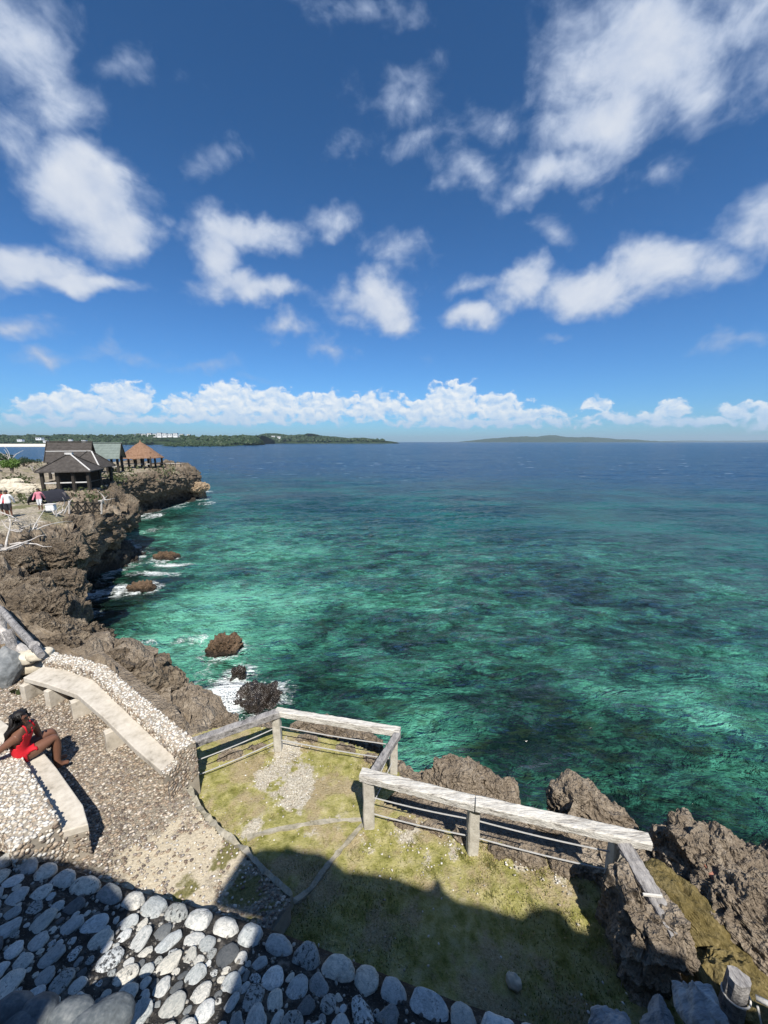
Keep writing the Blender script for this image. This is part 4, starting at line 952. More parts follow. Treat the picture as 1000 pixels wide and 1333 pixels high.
# --- cobbled wall in front of the viewer
ZW = 6.42; WSL = .34
OUT_PX = [(-140,1078),(-60,1098),(0,1109),(60,1122),(135,1148),(200,1166),(262,1183),(330,1203),(400,1228),(470,1256),(560,1292),(650,1322),(760,1350),(900,1384),(1100,1440)]
OUTW = [at(px, py, ZW) for px, py in OUT_PX]
wall = thing('cobbled_wall', 'broad sloping wall of white and grey cobbles in black mortar at the viewer\'s feet', 'wall', (0, 1.3, ZG))
path = catmull([(p.x, p.y, 0) for p in OUTW], .03)[:, :2]
arc = np.concatenate([[0], np.cumsum(np.hypot(*np.diff(path, axis=0).T))]); AL = arc[-1]
def wall_pt(u, v, lift=0.0):
    x = np.interp(u, arc, path[:, 0]); y = np.interp(u, arc, path[:, 1])
    x2 = np.interp(min(u+.05, AL), arc, path[:, 0])-np.interp(max(u-.05, 0), arc, path[:, 0]); y2 = np.interp(min(u+.05, AL), arc, path[:, 1])-np.interp(max(u-.05, 0), arc, path[:, 1])
    L = math.hypot(x2, y2); nx, ny = y2/L, -x2/L
    return Vector((x+nx*v, y+ny*v, ZW+WSL*v-.10*max(0, .18-v)*3+lift)), Vector((nx, ny, 0))
nu = int(AL/.08); prof = [-.05, 0, .05, .14, .28, .5, .9, 1.3, 1.8, 2.3, 2.9]
V = []
for i in range(nu+1):
    u = AL*i/nu
    b0, nn = wall_pt(u, .0)
    V.append((b0.x+.10*-nn.x*-1, b0.y+.10*nn.y, ZG-.6))
    for v in prof: p, _ = wall_pt(u, v); V.append((p.x, p.y, p.z))
V = np.array(V); V[:, 2] += np.where(V[:, 2] > ZW-1, .008*fbm(V*12, 2, 3), 0)
link('core', mesh_np('core', V-np.array(wall.location), grid_faces(nu+1, len(prof)+1), True, [MORT]), wall)
cob_meshes = []
for k in range(8):
    d, f = ico(3); g = np.random.default_rng(50+k)
    e = np.array([1, 1, .8]); p = np.sign(d)*np.abs(d)**(.66 if k % 2 else .84)
    p = p+.30*np.stack([fbm(d*1.2+k*5+j*9, 2, k+j) for j in range(3)], 1)+d*.035*fbm(d*4+k, 2, k)[:, None]
    cob_meshes.append(mesh_np('cobble', p, f, True, [COB]))
rr = random.Random(12); placed = []; n_c = 0
def add_cobble(u, v, a, b, ang, k=None, lift=0.0, h=None):
    global n_c
    p, nn = wall_pt(u, v, lift)
    o = link('cobble', cob_meshes[rr.randrange(8) if k is None else k], wall, p-Vector(wall.location), (rr.uniform(-.12, .12), rr.uniform(-.12, .12), ang), (a, b, h or min(a, b)*.36))
    placed.append((u, v, a, b, ang)); n_c += 1
u = .02
while u < AL-.1:                                     # the rounded stones along the outer edge
    px_ = wall_pt(u, .05)[0]; a = rr.uniform(.095, .16); b = rr.uniform(.088, .112)
    tx = wall_pt(min(u+a, AL), 0)[0]-wall_pt(max(u, 0), 0)[0]
    if px_.x > -4.6 and px_.x < 2.6: add_cobble(u+a, .115, a*.98, b, math.atan2(tx.y, tx.x)+rr.uniform(-.2, .2), lift=-.015, h=.075)
    u += 2*a+rr.uniform(.006, .05)
tries = 0
def cob_r(q, ang):
    return 1/math.sqrt((math.cos(ang-q[4])/q[2])**2+(math.sin(ang-q[4])/q[3])**2)
while tries < 34000 and n_c < 290:
    tries += 1; u = rr.uniform(0.05, AL-.05); v = rr.uniform(.29, 2.1)
    p, nn = wall_pt(u, v)
    dpt = p.y*math.cos(PITCH)+(CAM_Z-p.z)*math.sin(PITCH); yy = ((CAM_Z-p.z)*math.cos(PITCH)-p.y*math.sin(PITCH))/dpt*F+666; xx = p.x/dpt*F+500
    if yy > 1365 or xx < -35 or xx > 800: continue
    big = tries < 9000
    b = (rr.uniform(.062, .086) if tries < 4500 else rr.uniform(.046, .064)) if big else rr.uniform(.022, .042); a = b*rr.choice([1.05, 1.15, 1.3, 1.6, 1.9, 1.3, 1.4])
    a = min(a, .165)
    tdir = math.atan2(-nn.x, nn.y)
    ang = (math.radians(62)+rr.gauss(0, .38)) if p.x < -1.2 else (math.radians(75)+rr.gauss(0, .6))
    ok = True
    for q in placed:
        pq = q[5] if len(q) > 5 else None
        if abs(q[0]-u) > .42 or abs(q[1]-v) > .42: continue
        w = wall_pt(q[0], q[1])[0]; dx, dy = p.x-w.x, p.y-w.y; dist = math.hypot(dx, dy); an = math.atan2(dy, dx)
        if dist < (cob_r(q, an)+cob_r((0, 0, a, b, ang), an))*.955+.005: ok = False; break
    if ok: add_cobble(u, v, a, b, ang, lift=.0)

xg, yg, rg = [], [], np.random.default_rng(91)
GP = []
for k in range(5200):
    u_, v_ = rg.uniform(.1, AL-.1), rg.uniform(.02, 1.9); p, _n = wall_pt(u_, v_)
    if -4.2 < p.x < 1.9 and p.y > .8: GP.append(p)
gs = scatter('grit', np.array([tuple(p) for p in GP]), (0, -.2, 1), .0135, [(.05,.048,.045),(.10,.095,.085),(.22,.20,.17),(.40,.38,.34),(.07,.065,.06)], wall, 92, flat=(.5, .8))
# --- the lookout the viewer stands on: stone heap, floor, and unseen shade casters added behind
HEAPM = simple('dark_bluish_stone', [(.3, (.045, .052, .058)), (.5, (.10, .115, .125)), (.72, (.24, .25, .25))], 6, .75, .8, .02)  # dark bluish tone puts the shade on these stones into their colour
def near_heap():
    for k, (px, py, sz, rz) in enumerate([(10,1322,(.30,.22,.2),.2),(50,1324,(.28,.22,.2),-.3),(92,1326,(.32,.22,.2),.1),(138,1330,(.36,.24,.22),.4),(30,1345,(.34,.3,.2),.3),(115,1350,(.4,.3,.2),.3)]):
        c = at(px, py, 7.1); d, f = ico(4); p = d*np.array(sz)/2*(1+.12*fbm(d*1.4+k*7, 3, k))[:, None]
        o = link('boulder', mesh_np('boulder', p, f, True, [HEAPM]), None, c, (0, 0, rz))
        tag(o, ['dark bluish rounded stone in the bottom left corner of the view','rounded stone second from the left along the bottom edge','big rounded stone third from the left along the bottom edge','rounded stone at the right end of the dark heap along the bottom edge','stone half cut off below the two leftmost heap stones','stone half cut off below the third heap stone'][k], 'boulder', 'dark stones heaped on the wall at bottom left')
near_heap()
plat = MB(); plat.prism([(-6,-9),(9,-9),(9,.2),(-6,.2)], ZG-.5, 9.2); tag(plat.solo('platform', MORTW), kind='structure')
ZCAST = 13.0
def caster(px, py, z0=ZG): 
    p = at(px, py, z0); k = ZCAST-z0
    return (p.x-SUN_A.x*k, p.y-SUN_A.y*k)
edge = [(322,1119),(345,1112),(372,1113),(395,1121),(418,1123),(431,1130),(440,1137),(452,1148),(480,1150),(520,1157),(558,1172),(567,1170),(572,1158),(577,1158),(583,1174),(600,1188),(640,1197),(688,1211),(702,1200),(722,1196),(742,1203),(758,1226),(830,1246),(878,1290),(960,1330),(1100,1380)]
E = [caster(*p) for p in edge]
lk = thing('lookout_building', 'stone lookout behind the viewer whose shade falls over the turf', 'building', (1.5, -5, 9.2))
def on_wall(px, py):
    z = ZW+.1
    for _ in range(6):
        p = at(px, py, z); dmin = seg_dist(np.array([p.x]), np.array([p.y]), [tuple(q) for q in path])[0]; z = ZW+WSL*dmin+.05
    return p
def wall_shadow_pt(px, py):
    p = on_wall(px, py); k = ZCAST-p.z
    return (p.x-SUN_A.x*k, p.y-SUN_A.y*k)
S0, S1, S2 = wall_shadow_pt(338,1206), wall_shadow_pt(336,1222), wall_shadow_pt(290,1330)
B1, B2 = wall_shadow_pt(268,1186), wall_shadow_pt(300,1196)
# unseen slabs added to cast shade: left strip, deep right one, far left one
left = E[:3]
m = MB(); m.prism(left+[S0, B2, B1], ZCAST, ZCAST+.10); m.part('eave_beam', DKWOOD, lk)  # added strip, outline traced back from its shade on the turf
right = E[2:]
m = MB(); m.prism([(S0[0]-.02, S0[1])]+right+[(right[-1][0],-7.5),(S2[0]-.3,-7.5),S2,S1], ZCAST+.003, ZCAST+.16); m.part('roof', THATCHD, lk)  # added slab cut to the wanted shade on turf and right-hand cobbles
L = [wall_shadow_pt(*q) for q in ((40,1128),(100,1150),(135,1165),(162,1198),(130,1245),(98,1300))]
m = MB(); m.prism([(-7, L[0][1]-.2)]+L+[(L[-1][0]-.3,-7.5), (-7,-7.5)], ZCAST+.006, ZCAST+.15); m.part('roof', THATCHD, lk)  # added slab that only shades the cobbles at far left
m = MB(); m.prism([(-5.8,-7.4),(8.8,-7.4),(8.8,-7.0),(-5.8,-7.0)], 9.2, ZCAST); m.part('wall', MORTW, lk)  # made-up back wall and posts carrying the shade slabs
for x_ in (S2[0]+.3, 3.2, 6.0): m = MB(); m.beam((x_, -3.2, 9.2), (x_, -3.2, ZCAST), .18, .18); m.part('post', DKWOOD, lk)
m = MB()
for x_ in (-1.9,): m.beam((x_, -3.4, 9.2), (x_, -3.4, ZCAST), .18, .18)
m.part('post', DKWOOD, lk)

# --- pale cracked boulders by the end of the wall
def stone(px, py, z, size, seed, lab, m=PALER, rz=0, rough=.10, freq=3.0, boxy=.7, shear=(0, 0), sub=5, name='boulder', cat='boulder', smooth=True, facet=False):
    c = at(px, py, z)
    if facet:                                    # split, angular stone: a body cut by random planes
        d, f = ico(sub); p = np.sign(d)*np.abs(d)**boxy*np.array(size)/2; g = np.random.default_rng(seed)
        for k in range(16):
            n = g.normal(0, 1, 3); n /= np.linalg.norm(n); e = np.linalg.norm(n*np.array(size)/2)*g.uniform(.62, .92); o = p@n-e; p = p-np.outer(np.clip(o, 0, None), n)*.93
        p = p+(d*(fbm(p*freq*2+seed, 4, seed)*rough*.35+.3*rough*np.minimum(0, np.abs(vnoise(p*freq*3+seed, seed+2))-.12))[:, None])
        cs, sn = math.cos(rz), math.sin(rz); p = np.stack([p[:, 0]*cs-p[:, 1]*sn+p[:, 2]*shear[0], p[:, 0]*sn+p[:, 1]*cs+p[:, 2]*shear[1], p[:, 2]], 1)
        me = mesh_np(name, p, f, True, [m])
    else: me = rock_mesh(name, size, seed, sub, rough, freq, boxy, smooth, m, rz, tuple(c), shear)
    return tag(link(name, me, loc=c), lab, cat)
stone(917,1326,6.5,(.30,.46,.66),71,'tall pale bluish cracked stone leaning beside the mossy slope',rz=.45,shear=(-.10,.16),boxy=.8,rough=.22,sub=6,facet=True)
stone(858,1336,6.1,(.30,.26,.40),72,'pointed grey stone between the wall and the tall leaning stone',rz=-.5,boxy=.8,rough=.2,sub=6,facet=True,shear=(.2,.1))
stone(806,1348,6.2,(.42,.30,.3),73,'flat grey stone half hidden at the bottom edge beside the cobbled wall',rz=-.2,boxy=.8,rough=.2,sub=6,facet=True)
stone(668,1276,5.85,(.13,.09,.07),74,'small white stone lying alone in the shade on the turf',WHITER,sub=4,rz=-.5)
stone(6,870,6.4,(.62,.6,1.0),75,'dark bluish-grey boulder by the left edge behind the long bench',GREYB,.3,.2,1.2,.8,facet=True,sub=6)
for i, (px, py, z, sz, rz) in enumerate([(44,868,6.25,(.52,.34,.24),.2),(35,856,6.5,(.50,.30,.22),-.2),(52,852,6.62,(.45,.3,.2),.3)]):
    stone(px, py, z, sz, 76+i, ['flat cream stone, lowest of the little stack behind the bench','flat tan stone in the middle of the little stack behind the bench','top stone of the little stack behind the bench'][i], WHITER, rz, .06, 2.5, .6, sub=4)
for i, (px, py, sz) in enumerate([(10,636,(2.2,1.7,1.1)),(24,637,(1.9,1.6,1.1)),(36,638,(1.8,1.4,.9)),(44,634,(1.2,1.0,.7)),(16,630,(2.0,1.6,1.2))]):
    stone(px, py, 6.3, sz, 81+i, ['big cream rock at the left end of the pale heap before the hut','wide cream rock second from the left in the pale heap','rounded cream rock in the middle of the pale heap by the hut','smallest cream rock at the hut end of the pale heap','cream rock at the back of the pale heap'][i], WHITER, .3*i, .35, .8, .7, smooth=False)
c = at(930,1142,5.98); m = MB(); 
for dx, dy, rz_ in ((0,0,.3),(.10,-.06,.5),(.02,.09,.1)): m.box((c.x+dx, c.y+dy, c.z+.02), (.11, .075, .035), rz_)
tag(bevel(m.solo('brick_fragment', BRICK), .01), 'broken orange-red brickwork stuck to the top of the right-hand rock', 'brickwork')
# rope-wrapped stump at the right edge
st = thing('stump', 'grey tree stump with white rope knotted round it at the right edge', 'stump', at(966,1300,6.4))
p = at(962,1262,6.55); m = MB(); m.tube([(p.x-.02, p.y-.02, 5.5), (p.x, p.y, 5.95), (p.x+.03, p.y+.01, 6.45)], [.095, .085, .078], 12, jit=.18); m.part('trunk', WOODG, st)
m = MB(); pts = [(p.x+.02+.092*math.cos(t), p.y+.092*math.sin(t), 6.22+.012*t) for t in np.linspace(0, 7.4, 34)]; m.tube(pts, .008, 6)
m.tube([(p.x+.1, p.y-.08, 6.38), (p.x+.22, p.y-.16, 6.40), (p.x+.55, p.y-.32, 6.42)], .022, 8); m.tube([(p.x+.08, p.y-.12, 6.36), (p.x+.1, p.y-.17, 6.2), (p.x+.12, p.y-.22, 6.0)], .009, 6); m.part('rope', ROPE, st, smooth=True)

# --- driftwood and the pole barrier on the left
def branchy(px, py, z, lab, n, L, seed, r0=.08, name='driftwood', cat='driftwood', up=.35, m_=DRIFT):
    r = random.Random(seed); c = at(px, py, z); m = MB()
    for i in range(n):
        a = r.uniform(0, 6.28); l = L*r.uniform(.5, 1.1); q = Vector(c)+Vector((r.uniform(-.3, .3), r.uniform(-.3, .3), r.uniform(0, .2)))
        pts = [q]; d = Vector((math.cos(a), math.sin(a), r.uniform(-.1, up)*2)).normalized()
        for k in range(5):
            d = (d+Vector((r.uniform(-.4, .4), r.uniform(-.4, .4), r.uniform(-.3, .3)))).normalized(); pts.append(pts[-1]+d*l/5)
        m.tube(pts, [r0*(1-.16*k)*r.uniform(.7, 1) for k in range(6)], 6)
    return tag(m.solo(name, m_, True), lab, cat)
branchy(8,716,6.1,'big tangle of sun-bleached driftwood roots at the left edge',12,1.6,1,.06,up=.8)
branchy(38,692,6.2,'long pale driftwood branches lying over the rocks below the path',8,2.0,2,.045)
branchy(14,680,6.2,'thin grey driftwood branches along the left edge beside the people',6,1.9,3,.04)
branchy(78,672,6.3,'upright forked driftwood beside the rustic lattice rail',6,1.1,4,.06,up=1.6)
branchy(133,655,6.2,'bent grey driftwood at the hut end of the lattice rail',5,1.1,5,.06,up=1.3)
branchy(45,614,6.3,'bleached driftwood standing beside the left end of the hut',6,1.8,6,.08,up=1.2)
bar = thing('pole_barrier', 'barrier of old grey poles slanting down the left edge to the long bench', 'fence', at(30,840,6.1))
def pole(px0, py0, z0, px1, py1, z1, r0, r1, nm='pole', m_=WOODG):
    a, b = at(px0, py0, z0), at(px1, py1, z1); m = MB(); pts = [a.lerp(b, t/6)+Vector((random.uniform(-.03, .03), 0, random.uniform(-.03, .03))) for t in range(7)]
    m.tube(pts, [r0+(r1-r0)*t/6 for t in range(7)], 10, jit=.14); return m.part(nm, m_, bar)
pole(-30,760,7.0, 53,852,6.85, .065, .07); pole(-20,800,6.5, 40,858,6.45, .09, .09, 'pole', DRIFT); pole(10,820,6.9, 22,862,6.2, .09, .10, 'post'); pole(46,838,6.95, 52,862,6.2, .09, .10, 'post'); pole(0,790,7.0, 8,838,6.1, .08, .09, 'post')
lat = thing('lattice_rail', 'rustic crossed-pole rail with a row of X braces at the cliff edge', 'fence', at(110,662,6.1))
def lp(px, py): return atY(px, py, 29.0+ (px-90)*.05)
for (a, b_) in [((90,654),(132,655)),((90,666),(132,666))]: m = MB(); m.tube([lp(*a), lp(*b_)], .05, 6); m.part('rail', DKWOOD, lat)
for k in range(4):
    x0 = 91+k*10.2
    m = MB(); m.tube([lp(x0,655), lp(x0+9,666)], .04, 6); m.part('brace', DKWOOD, lat); m = MB(); m.tube([lp(x0,666)+Vector((0,.08,0)), lp(x0+9,655)+Vector((0,.08,0))], .04, 6); m.part('brace', DKWOOD, lat)
for px in (90, 101, 111, 121.5, 132): m = MB(); m.tube([lp(px,669), lp(px,652)], .07, 7); m.part('post', DRIFT if px in (90, 132) else DKWOOD, lat)

# --- huts on the point
def roof_slats(): pass
def hut_frame(r, cx, cy, z, w, d, h, rz, nposts=3, wallh=.9, m_=DKWOOD):
    R = Matrix.Rotation(rz, 3, 'Z'); P = lambda x, y, zz: Vector((cx, cy, 0))+R@Vector((x, y, 0))+Vector((0, 0, zz))
    for i in range(nposts):
        for sy in (-1, 1):
            x = -w/2+w*i/(nposts-1); m = MB(); m.beam(P(x, sy*d/2, z-.6), P(x, sy*d/2, z+h), .28, .28); m.part('post', m_, r)
    for sy, sx in ((0, -1), (0, 1)):
        m = MB(); m.beam(P(sx*w/2, -d/2, z+.85), P(sx*w/2, d/2, z+.85), .1, .12); m.part('rail', m_, r)
    m = MB(); m.beam(P(-w/2, -d/2, z+.85), P(w/2, -d/2, z+.85), .1, .12); m.part('rail', PALEW, r)
    m = MB(); m.box(P(0, 0, z-.3), (w*1.05, d*1.05, .5), rz); m.part('floor', MORTW, r)
    return P
def pyramid(r, P, z0, z1, w, d, m_, rings=7, ridge=0.0, cap=True, nm='roof'):
    "hipped roof laid in overlapping courses"
    for k in range(rings):
        t0, t1 = k/rings, (k+1)/rings; a = 1-t0+.02; b = 1-t1-.005; zz0 = z0+(z1-z0)*t0; zz1 = z0+(z1-z0)*t1; m = MB()
        W0, D0 = w/2*a+ridge*t0, d/2*a; W1, D1 = max(w/2*b+ridge*t1, .05), max(d/2*b, .05)
        lo = [P(-W0, -D0, zz0), P(W0, -D0, zz0), P(W0, D0, zz0), P(-W0, D0, zz0)]; up = [P(-W1, -D1, zz1+.05), P(W1, -D1, zz1+.05), P(W1, D1, zz1+.05), P(-W1, D1, zz1+.05)]
        und = [v+Vector((0, 0, -.10)) for v in lo]
        m.add(lo+up+und, [(0,1,5,4),(1,2,6,5),(2,3,7,6),(3,0,4,7),(4,5,6,7),(8,9,1,0),(9,10,2,1),(10,11,3,2),(11,8,0,3),(11,10,9,8)])
        m.part(nm if k == 0 else 'roof_course', m_, r)
    for sx, sy in ((-1,-1),(1,-1),(1,1),(-1,1)):
        m = MB(); m.tube([P(sx*w/2, sy*d/2, z0+.06), P(sx*(.05+ridge), sy*.05, z1+.12)], .07, 6); m.part('hip_ridge', PALEW if (sx, sy) == (1, -1) and m_ is THATCHD else m_, r)
def place(px, py): return at(px, py, ZC)
c = place(77,640); r = thing('hut', 'open-sided hut with a dark hipped shingle roof and pale ridge, nearest of the huts', 'hut', (c.x, c.y, ZC))
P = hut_frame(r, c.x, c.y+1.9, ZC, 3.8, 3.2, 2.1, .34, 4); pyramid(r, P, ZC+2.0, ZC+3.6, 4.5, 4.0, THATCHD)
m = MB(); m.box(P(0, 0, ZC+3.7), (.6, .5, .2), .34); m.part('ridge_cap', PALEW, r)
m = MB(); m.box(P(.1, 1.4, ZC+.9), (3.5, .12, 1.8), .34); m.part('back_wall', DKWOOD, r)
c = place(103,634); r = thing('hut', 'dark lean-to hut with a steep hipped roof joined behind the nearest hut', 'hut', (c.x, c.y, ZC))
P = hut_frame(r, c.x, c.y+2.2, ZC, 2.6, 2.6, 2.3, .16, 3); pyramid(r, P, ZC+2.1, ZC+3.7, 3.4, 3.4, THATCHD, ridge=.2)
def gable(r, P, z0, z1, w, d, m_, trim, courses=6):
    for s in (-1, 1):
        for k in range(courses):
            t0, t1 = k/courses, (k+1)/courses+.02; m = MB()
            a = [P(-w/2, s*d/2*(1-t0), z0+(z1-z0)*t0), P(w/2, s*d/2*(1-t0), z0+(z1-z0)*t0), P(w/2, s*d/2*max(1-t1, 0), z0+(z1-z0)*min(t1, 1)-.04), P(-w/2, s*d/2*max(1-t1, 0), z0+(z1-z0)*min(t1, 1)-.04)]
            b = [v+Vector((0, 0, -.07)) for v in a]; m.add(a+b, [(0,1,2,3),(7,6,5,4),(0,4,5,1),(1,5,6,2),(2,6,7,3),(3,7,4,0)]); m.part('roof' if k == 0 else 'roof_course', m_, r)
    m = MB(); m.beam(P(-w/2-.1, 0, z1+.04), P(w/2+.1, 0, z1+.04), .26, .12); m.part('ridge_cap', trim, r)
    for sx in (-1, 1):
        for s in (-1, 1): m = MB(); m.beam(P(sx*w/2, s*d/2, z0), P(sx*w/2, 0, z1), .08, .22); m.part('bargeboard', DKWOOD, r)
c = place(78,624); r = thing('hut', 'long dark shingled gable hut with a pale line along its roof, behind the nearest hut', 'hut', (c.x, c.y, ZC))
P = hut_frame(r, c.x, c.y+2.5, ZC, 4.3, 4.0, 2.6, .50, 4); gable(r, P, ZC+2.3, ZC+4.9, 4.9, 5.4, THATCHD, THATCHD)
m = MB(); m.beam(P(-2.45, -1.32, ZC+3.66), P(2.45, -1.32, ZC+3.66), .10, .10); m.part('batten', PALEW, r)
c = place(126,617); r = thing('hut', 'hut with a grey-green gable roof standing on dark posts', 'hut', (c.x, c.y, ZC))
P = hut_frame(r, c.x, c.y+1.8, ZC+.2, 4.3, 3.4, 2.4, .42, 4); gable(r, P, ZC+2.35, ZC+4.7, 5.3, 5.0, GREENR, GREENR)
c = place(175,609.5); r = thing('hut', 'round-topped hut with a shaggy brown thatched roof at the end of the point', 'hut', (c.x, c.y, ZC))
P = hut_frame(r, c.x, c.y+2.6, ZC-.1, 5.2, 4.6, 2.2, .1, 5)
def cone_thatch(r, P, z0, z1, rad):
    g = np.random.default_rng(8)
    for k in range(6):
        t0, t1 = k/6, (k+1)/6+.03; m = MB(); n = 22; r0, r1 = rad*(1-t0)**.9+.12, rad*max(1-t1, 0)**.9+.05
        lo = [P(math.cos(a)*r0*g.uniform(.95, 1.05), math.sin(a)*r0*g.uniform(.95, 1.05), z0+(z1-z0)*t0-g.uniform(0, .16)) for a in np.arange(n)*2*math.pi/n]
        up = [P(math.cos(a)*r1, math.sin(a)*r1, z0+(z1-z0)*min(t1, 1.0)) for a in np.arange(n)*2*math.pi/n]; un = [v+Vector((0, 0, -.12)) for v in lo]
        m.add(lo+up+un, [(i, (i+1) % n, n+(i+1) % n, n+i) for i in range(n)]+[(2*n+i, 2*n+(i+1) % n, (i+1) % n, i) for i in range(n)]+[tuple(range(n, 2*n))])
        m.part('roof' if k == 0 else 'thatch_layer', THATCHB, r)
    m = MB(); m.tube([P(0, 0, z1-.3), P(0, 0, z1+.35)], [.22, .06], 8); m.part('finial', THATCHB, r)
cone_thatch(r, P, ZC+1.95, ZC+4.9, 3.6)
# rail beside the thatched hut, and benches under the green roof
rl = thing('rail_fence', 'low timber rail along the cliff top beside the thatched hut', 'fence', at(215,609,6))
for i in range(6): q = atY(203+i*6.5, 608, 77); m = MB(); m.beam((q.x, q.y, 5.4), (q.x, q.y, 6.9), .12, .12); m.part('post', DKWOOD, rl)
a, b_ = atY(203,605,77), atY(236,605,77); m = MB(); m.tube([(a.x,a.y,6.8),(b_.x,b_.y,6.7)], .07, 6); m.part('rail', DRIFT, rl)

# --- plants
def bush(px, py, z, w, h, lab, seed, m_=LEAF, n=1500, trunk=True, D=None):
    r = np.random.default_rng(seed); c = at(px, py, z) if D is None else atY(px, py, D); t = thing('bush', lab, 'bush', (c.x, c.y, c.z))
    k = 9; cen = r.normal(0, .42, (k, 3))*np.array([w/2, w/2*.8, h*.3])+np.array([0, 0, h*.6]); ra = r.uniform(.20, .38, k)*w*.62
    i = r.integers(0, k, n); d = r.normal(0, 1, (n, 3)); d /= np.linalg.norm(d, axis=1)[:, None]
    p = cen[i]+d*(ra[i]*r.uniform(.55, 1.05, n))[:, None]*np.array([1, 1, .75]); p[:, 2] = np.maximum(p[:, 2], .1)
    s = r.uniform(.05, .12, n)*max(1, w/4); u = r.normal(0, 1, (n, 3)); u /= np.linalg.norm(u, axis=1)[:, None]; q = np.cross(u, d+.3*r.normal(0, 1, (n, 3))); q /= np.linalg.norm(q, axis=1)[:, None]+1e-9
    V = np.stack([p-u*s[:, None]*1.5, p-q*s[:, None]*.7, p+u*s[:, None]*1.5, p+q*s[:, None]*.7], 1).reshape(-1, 3)
    tag(link('foliage', mesh_np('foliage', V, np.arange(4*n).reshape(n, 4), False, [m_]), t), kind='stuff')
    if trunk:
        m = MB()
        for j in range(4): e = cen[j]; m.tube([(c.x, c.y, c.z-.3), (c.x+e[0]*.4, c.y+e[1]*.4, c.z+e[2]*.6), (c.x+e[0], c.y+e[1], c.z+e[2])], [.12, .08, .04], 6)
        m.part('stem', BARK, t)
    return t
bush(16,616,ZC,4.2,2.4,'bright green bush with bare forked stems at the left edge beyond the pale rocks',1,n=2200)
bush(-14,614,ZC,5,2.4,'green bush cut off by the left edge of the view',2,n=2000)
bush(32,606,ZC,4.0,1.6,'low darker green shrub behind the bright bush at left',3,LEAFD,1500)
bush(4,603,ZC,6.5,1.7,'dark green shrub along the shore at the far left',4,LEAFD,1800)
branchy(14,604,6.3,'bare bleached dead tree standing against the bay at far left',9,3.6,9,.13,'dead_tree','tree',up=2.6)

def ground_cover():
    r = np.random.default_rng(17); V = []; n0 = 0; T = []
    for (px, py, w, k) in [(70,646,22,50),(120,648,18,24),(30,650,30,50),(100,632,30,40),(150,622,18,70),(20,628,20,80),(215,612,16,40),(150,612,30,70),(90,610,40,80),(12,876,14,50)]:
        for _ in range(k):
            c = at(px+r.normal(0, w*.6), py+r.normal(0, 4), ZC); s = .14+.012*c.y*.3
            q = c+Vector((r.normal(0, s), r.normal(0, s), r.uniform(-.1, .22)))
            for j in range(5):
                u = r.normal(0, 1, 3); u /= np.linalg.norm(u); v = np.cross(u, r.normal(0, 1, 3)); v /= np.linalg.norm(v); o = np.array(q)+r.normal(0, s*.5, 3)
                V += [o-u*s*.6, o-v*s*.3, o+u*s*.6, o+v*s*.3]
    V = np.array(V); return tag(link('ground_cover', mesh_np('ground_cover', V, np.arange(len(V)).reshape(-1, 4), False, [LEAFO])), 'low green creepers and weeds over the rocks around the huts', None, None, 'stuff')
ground_cover()
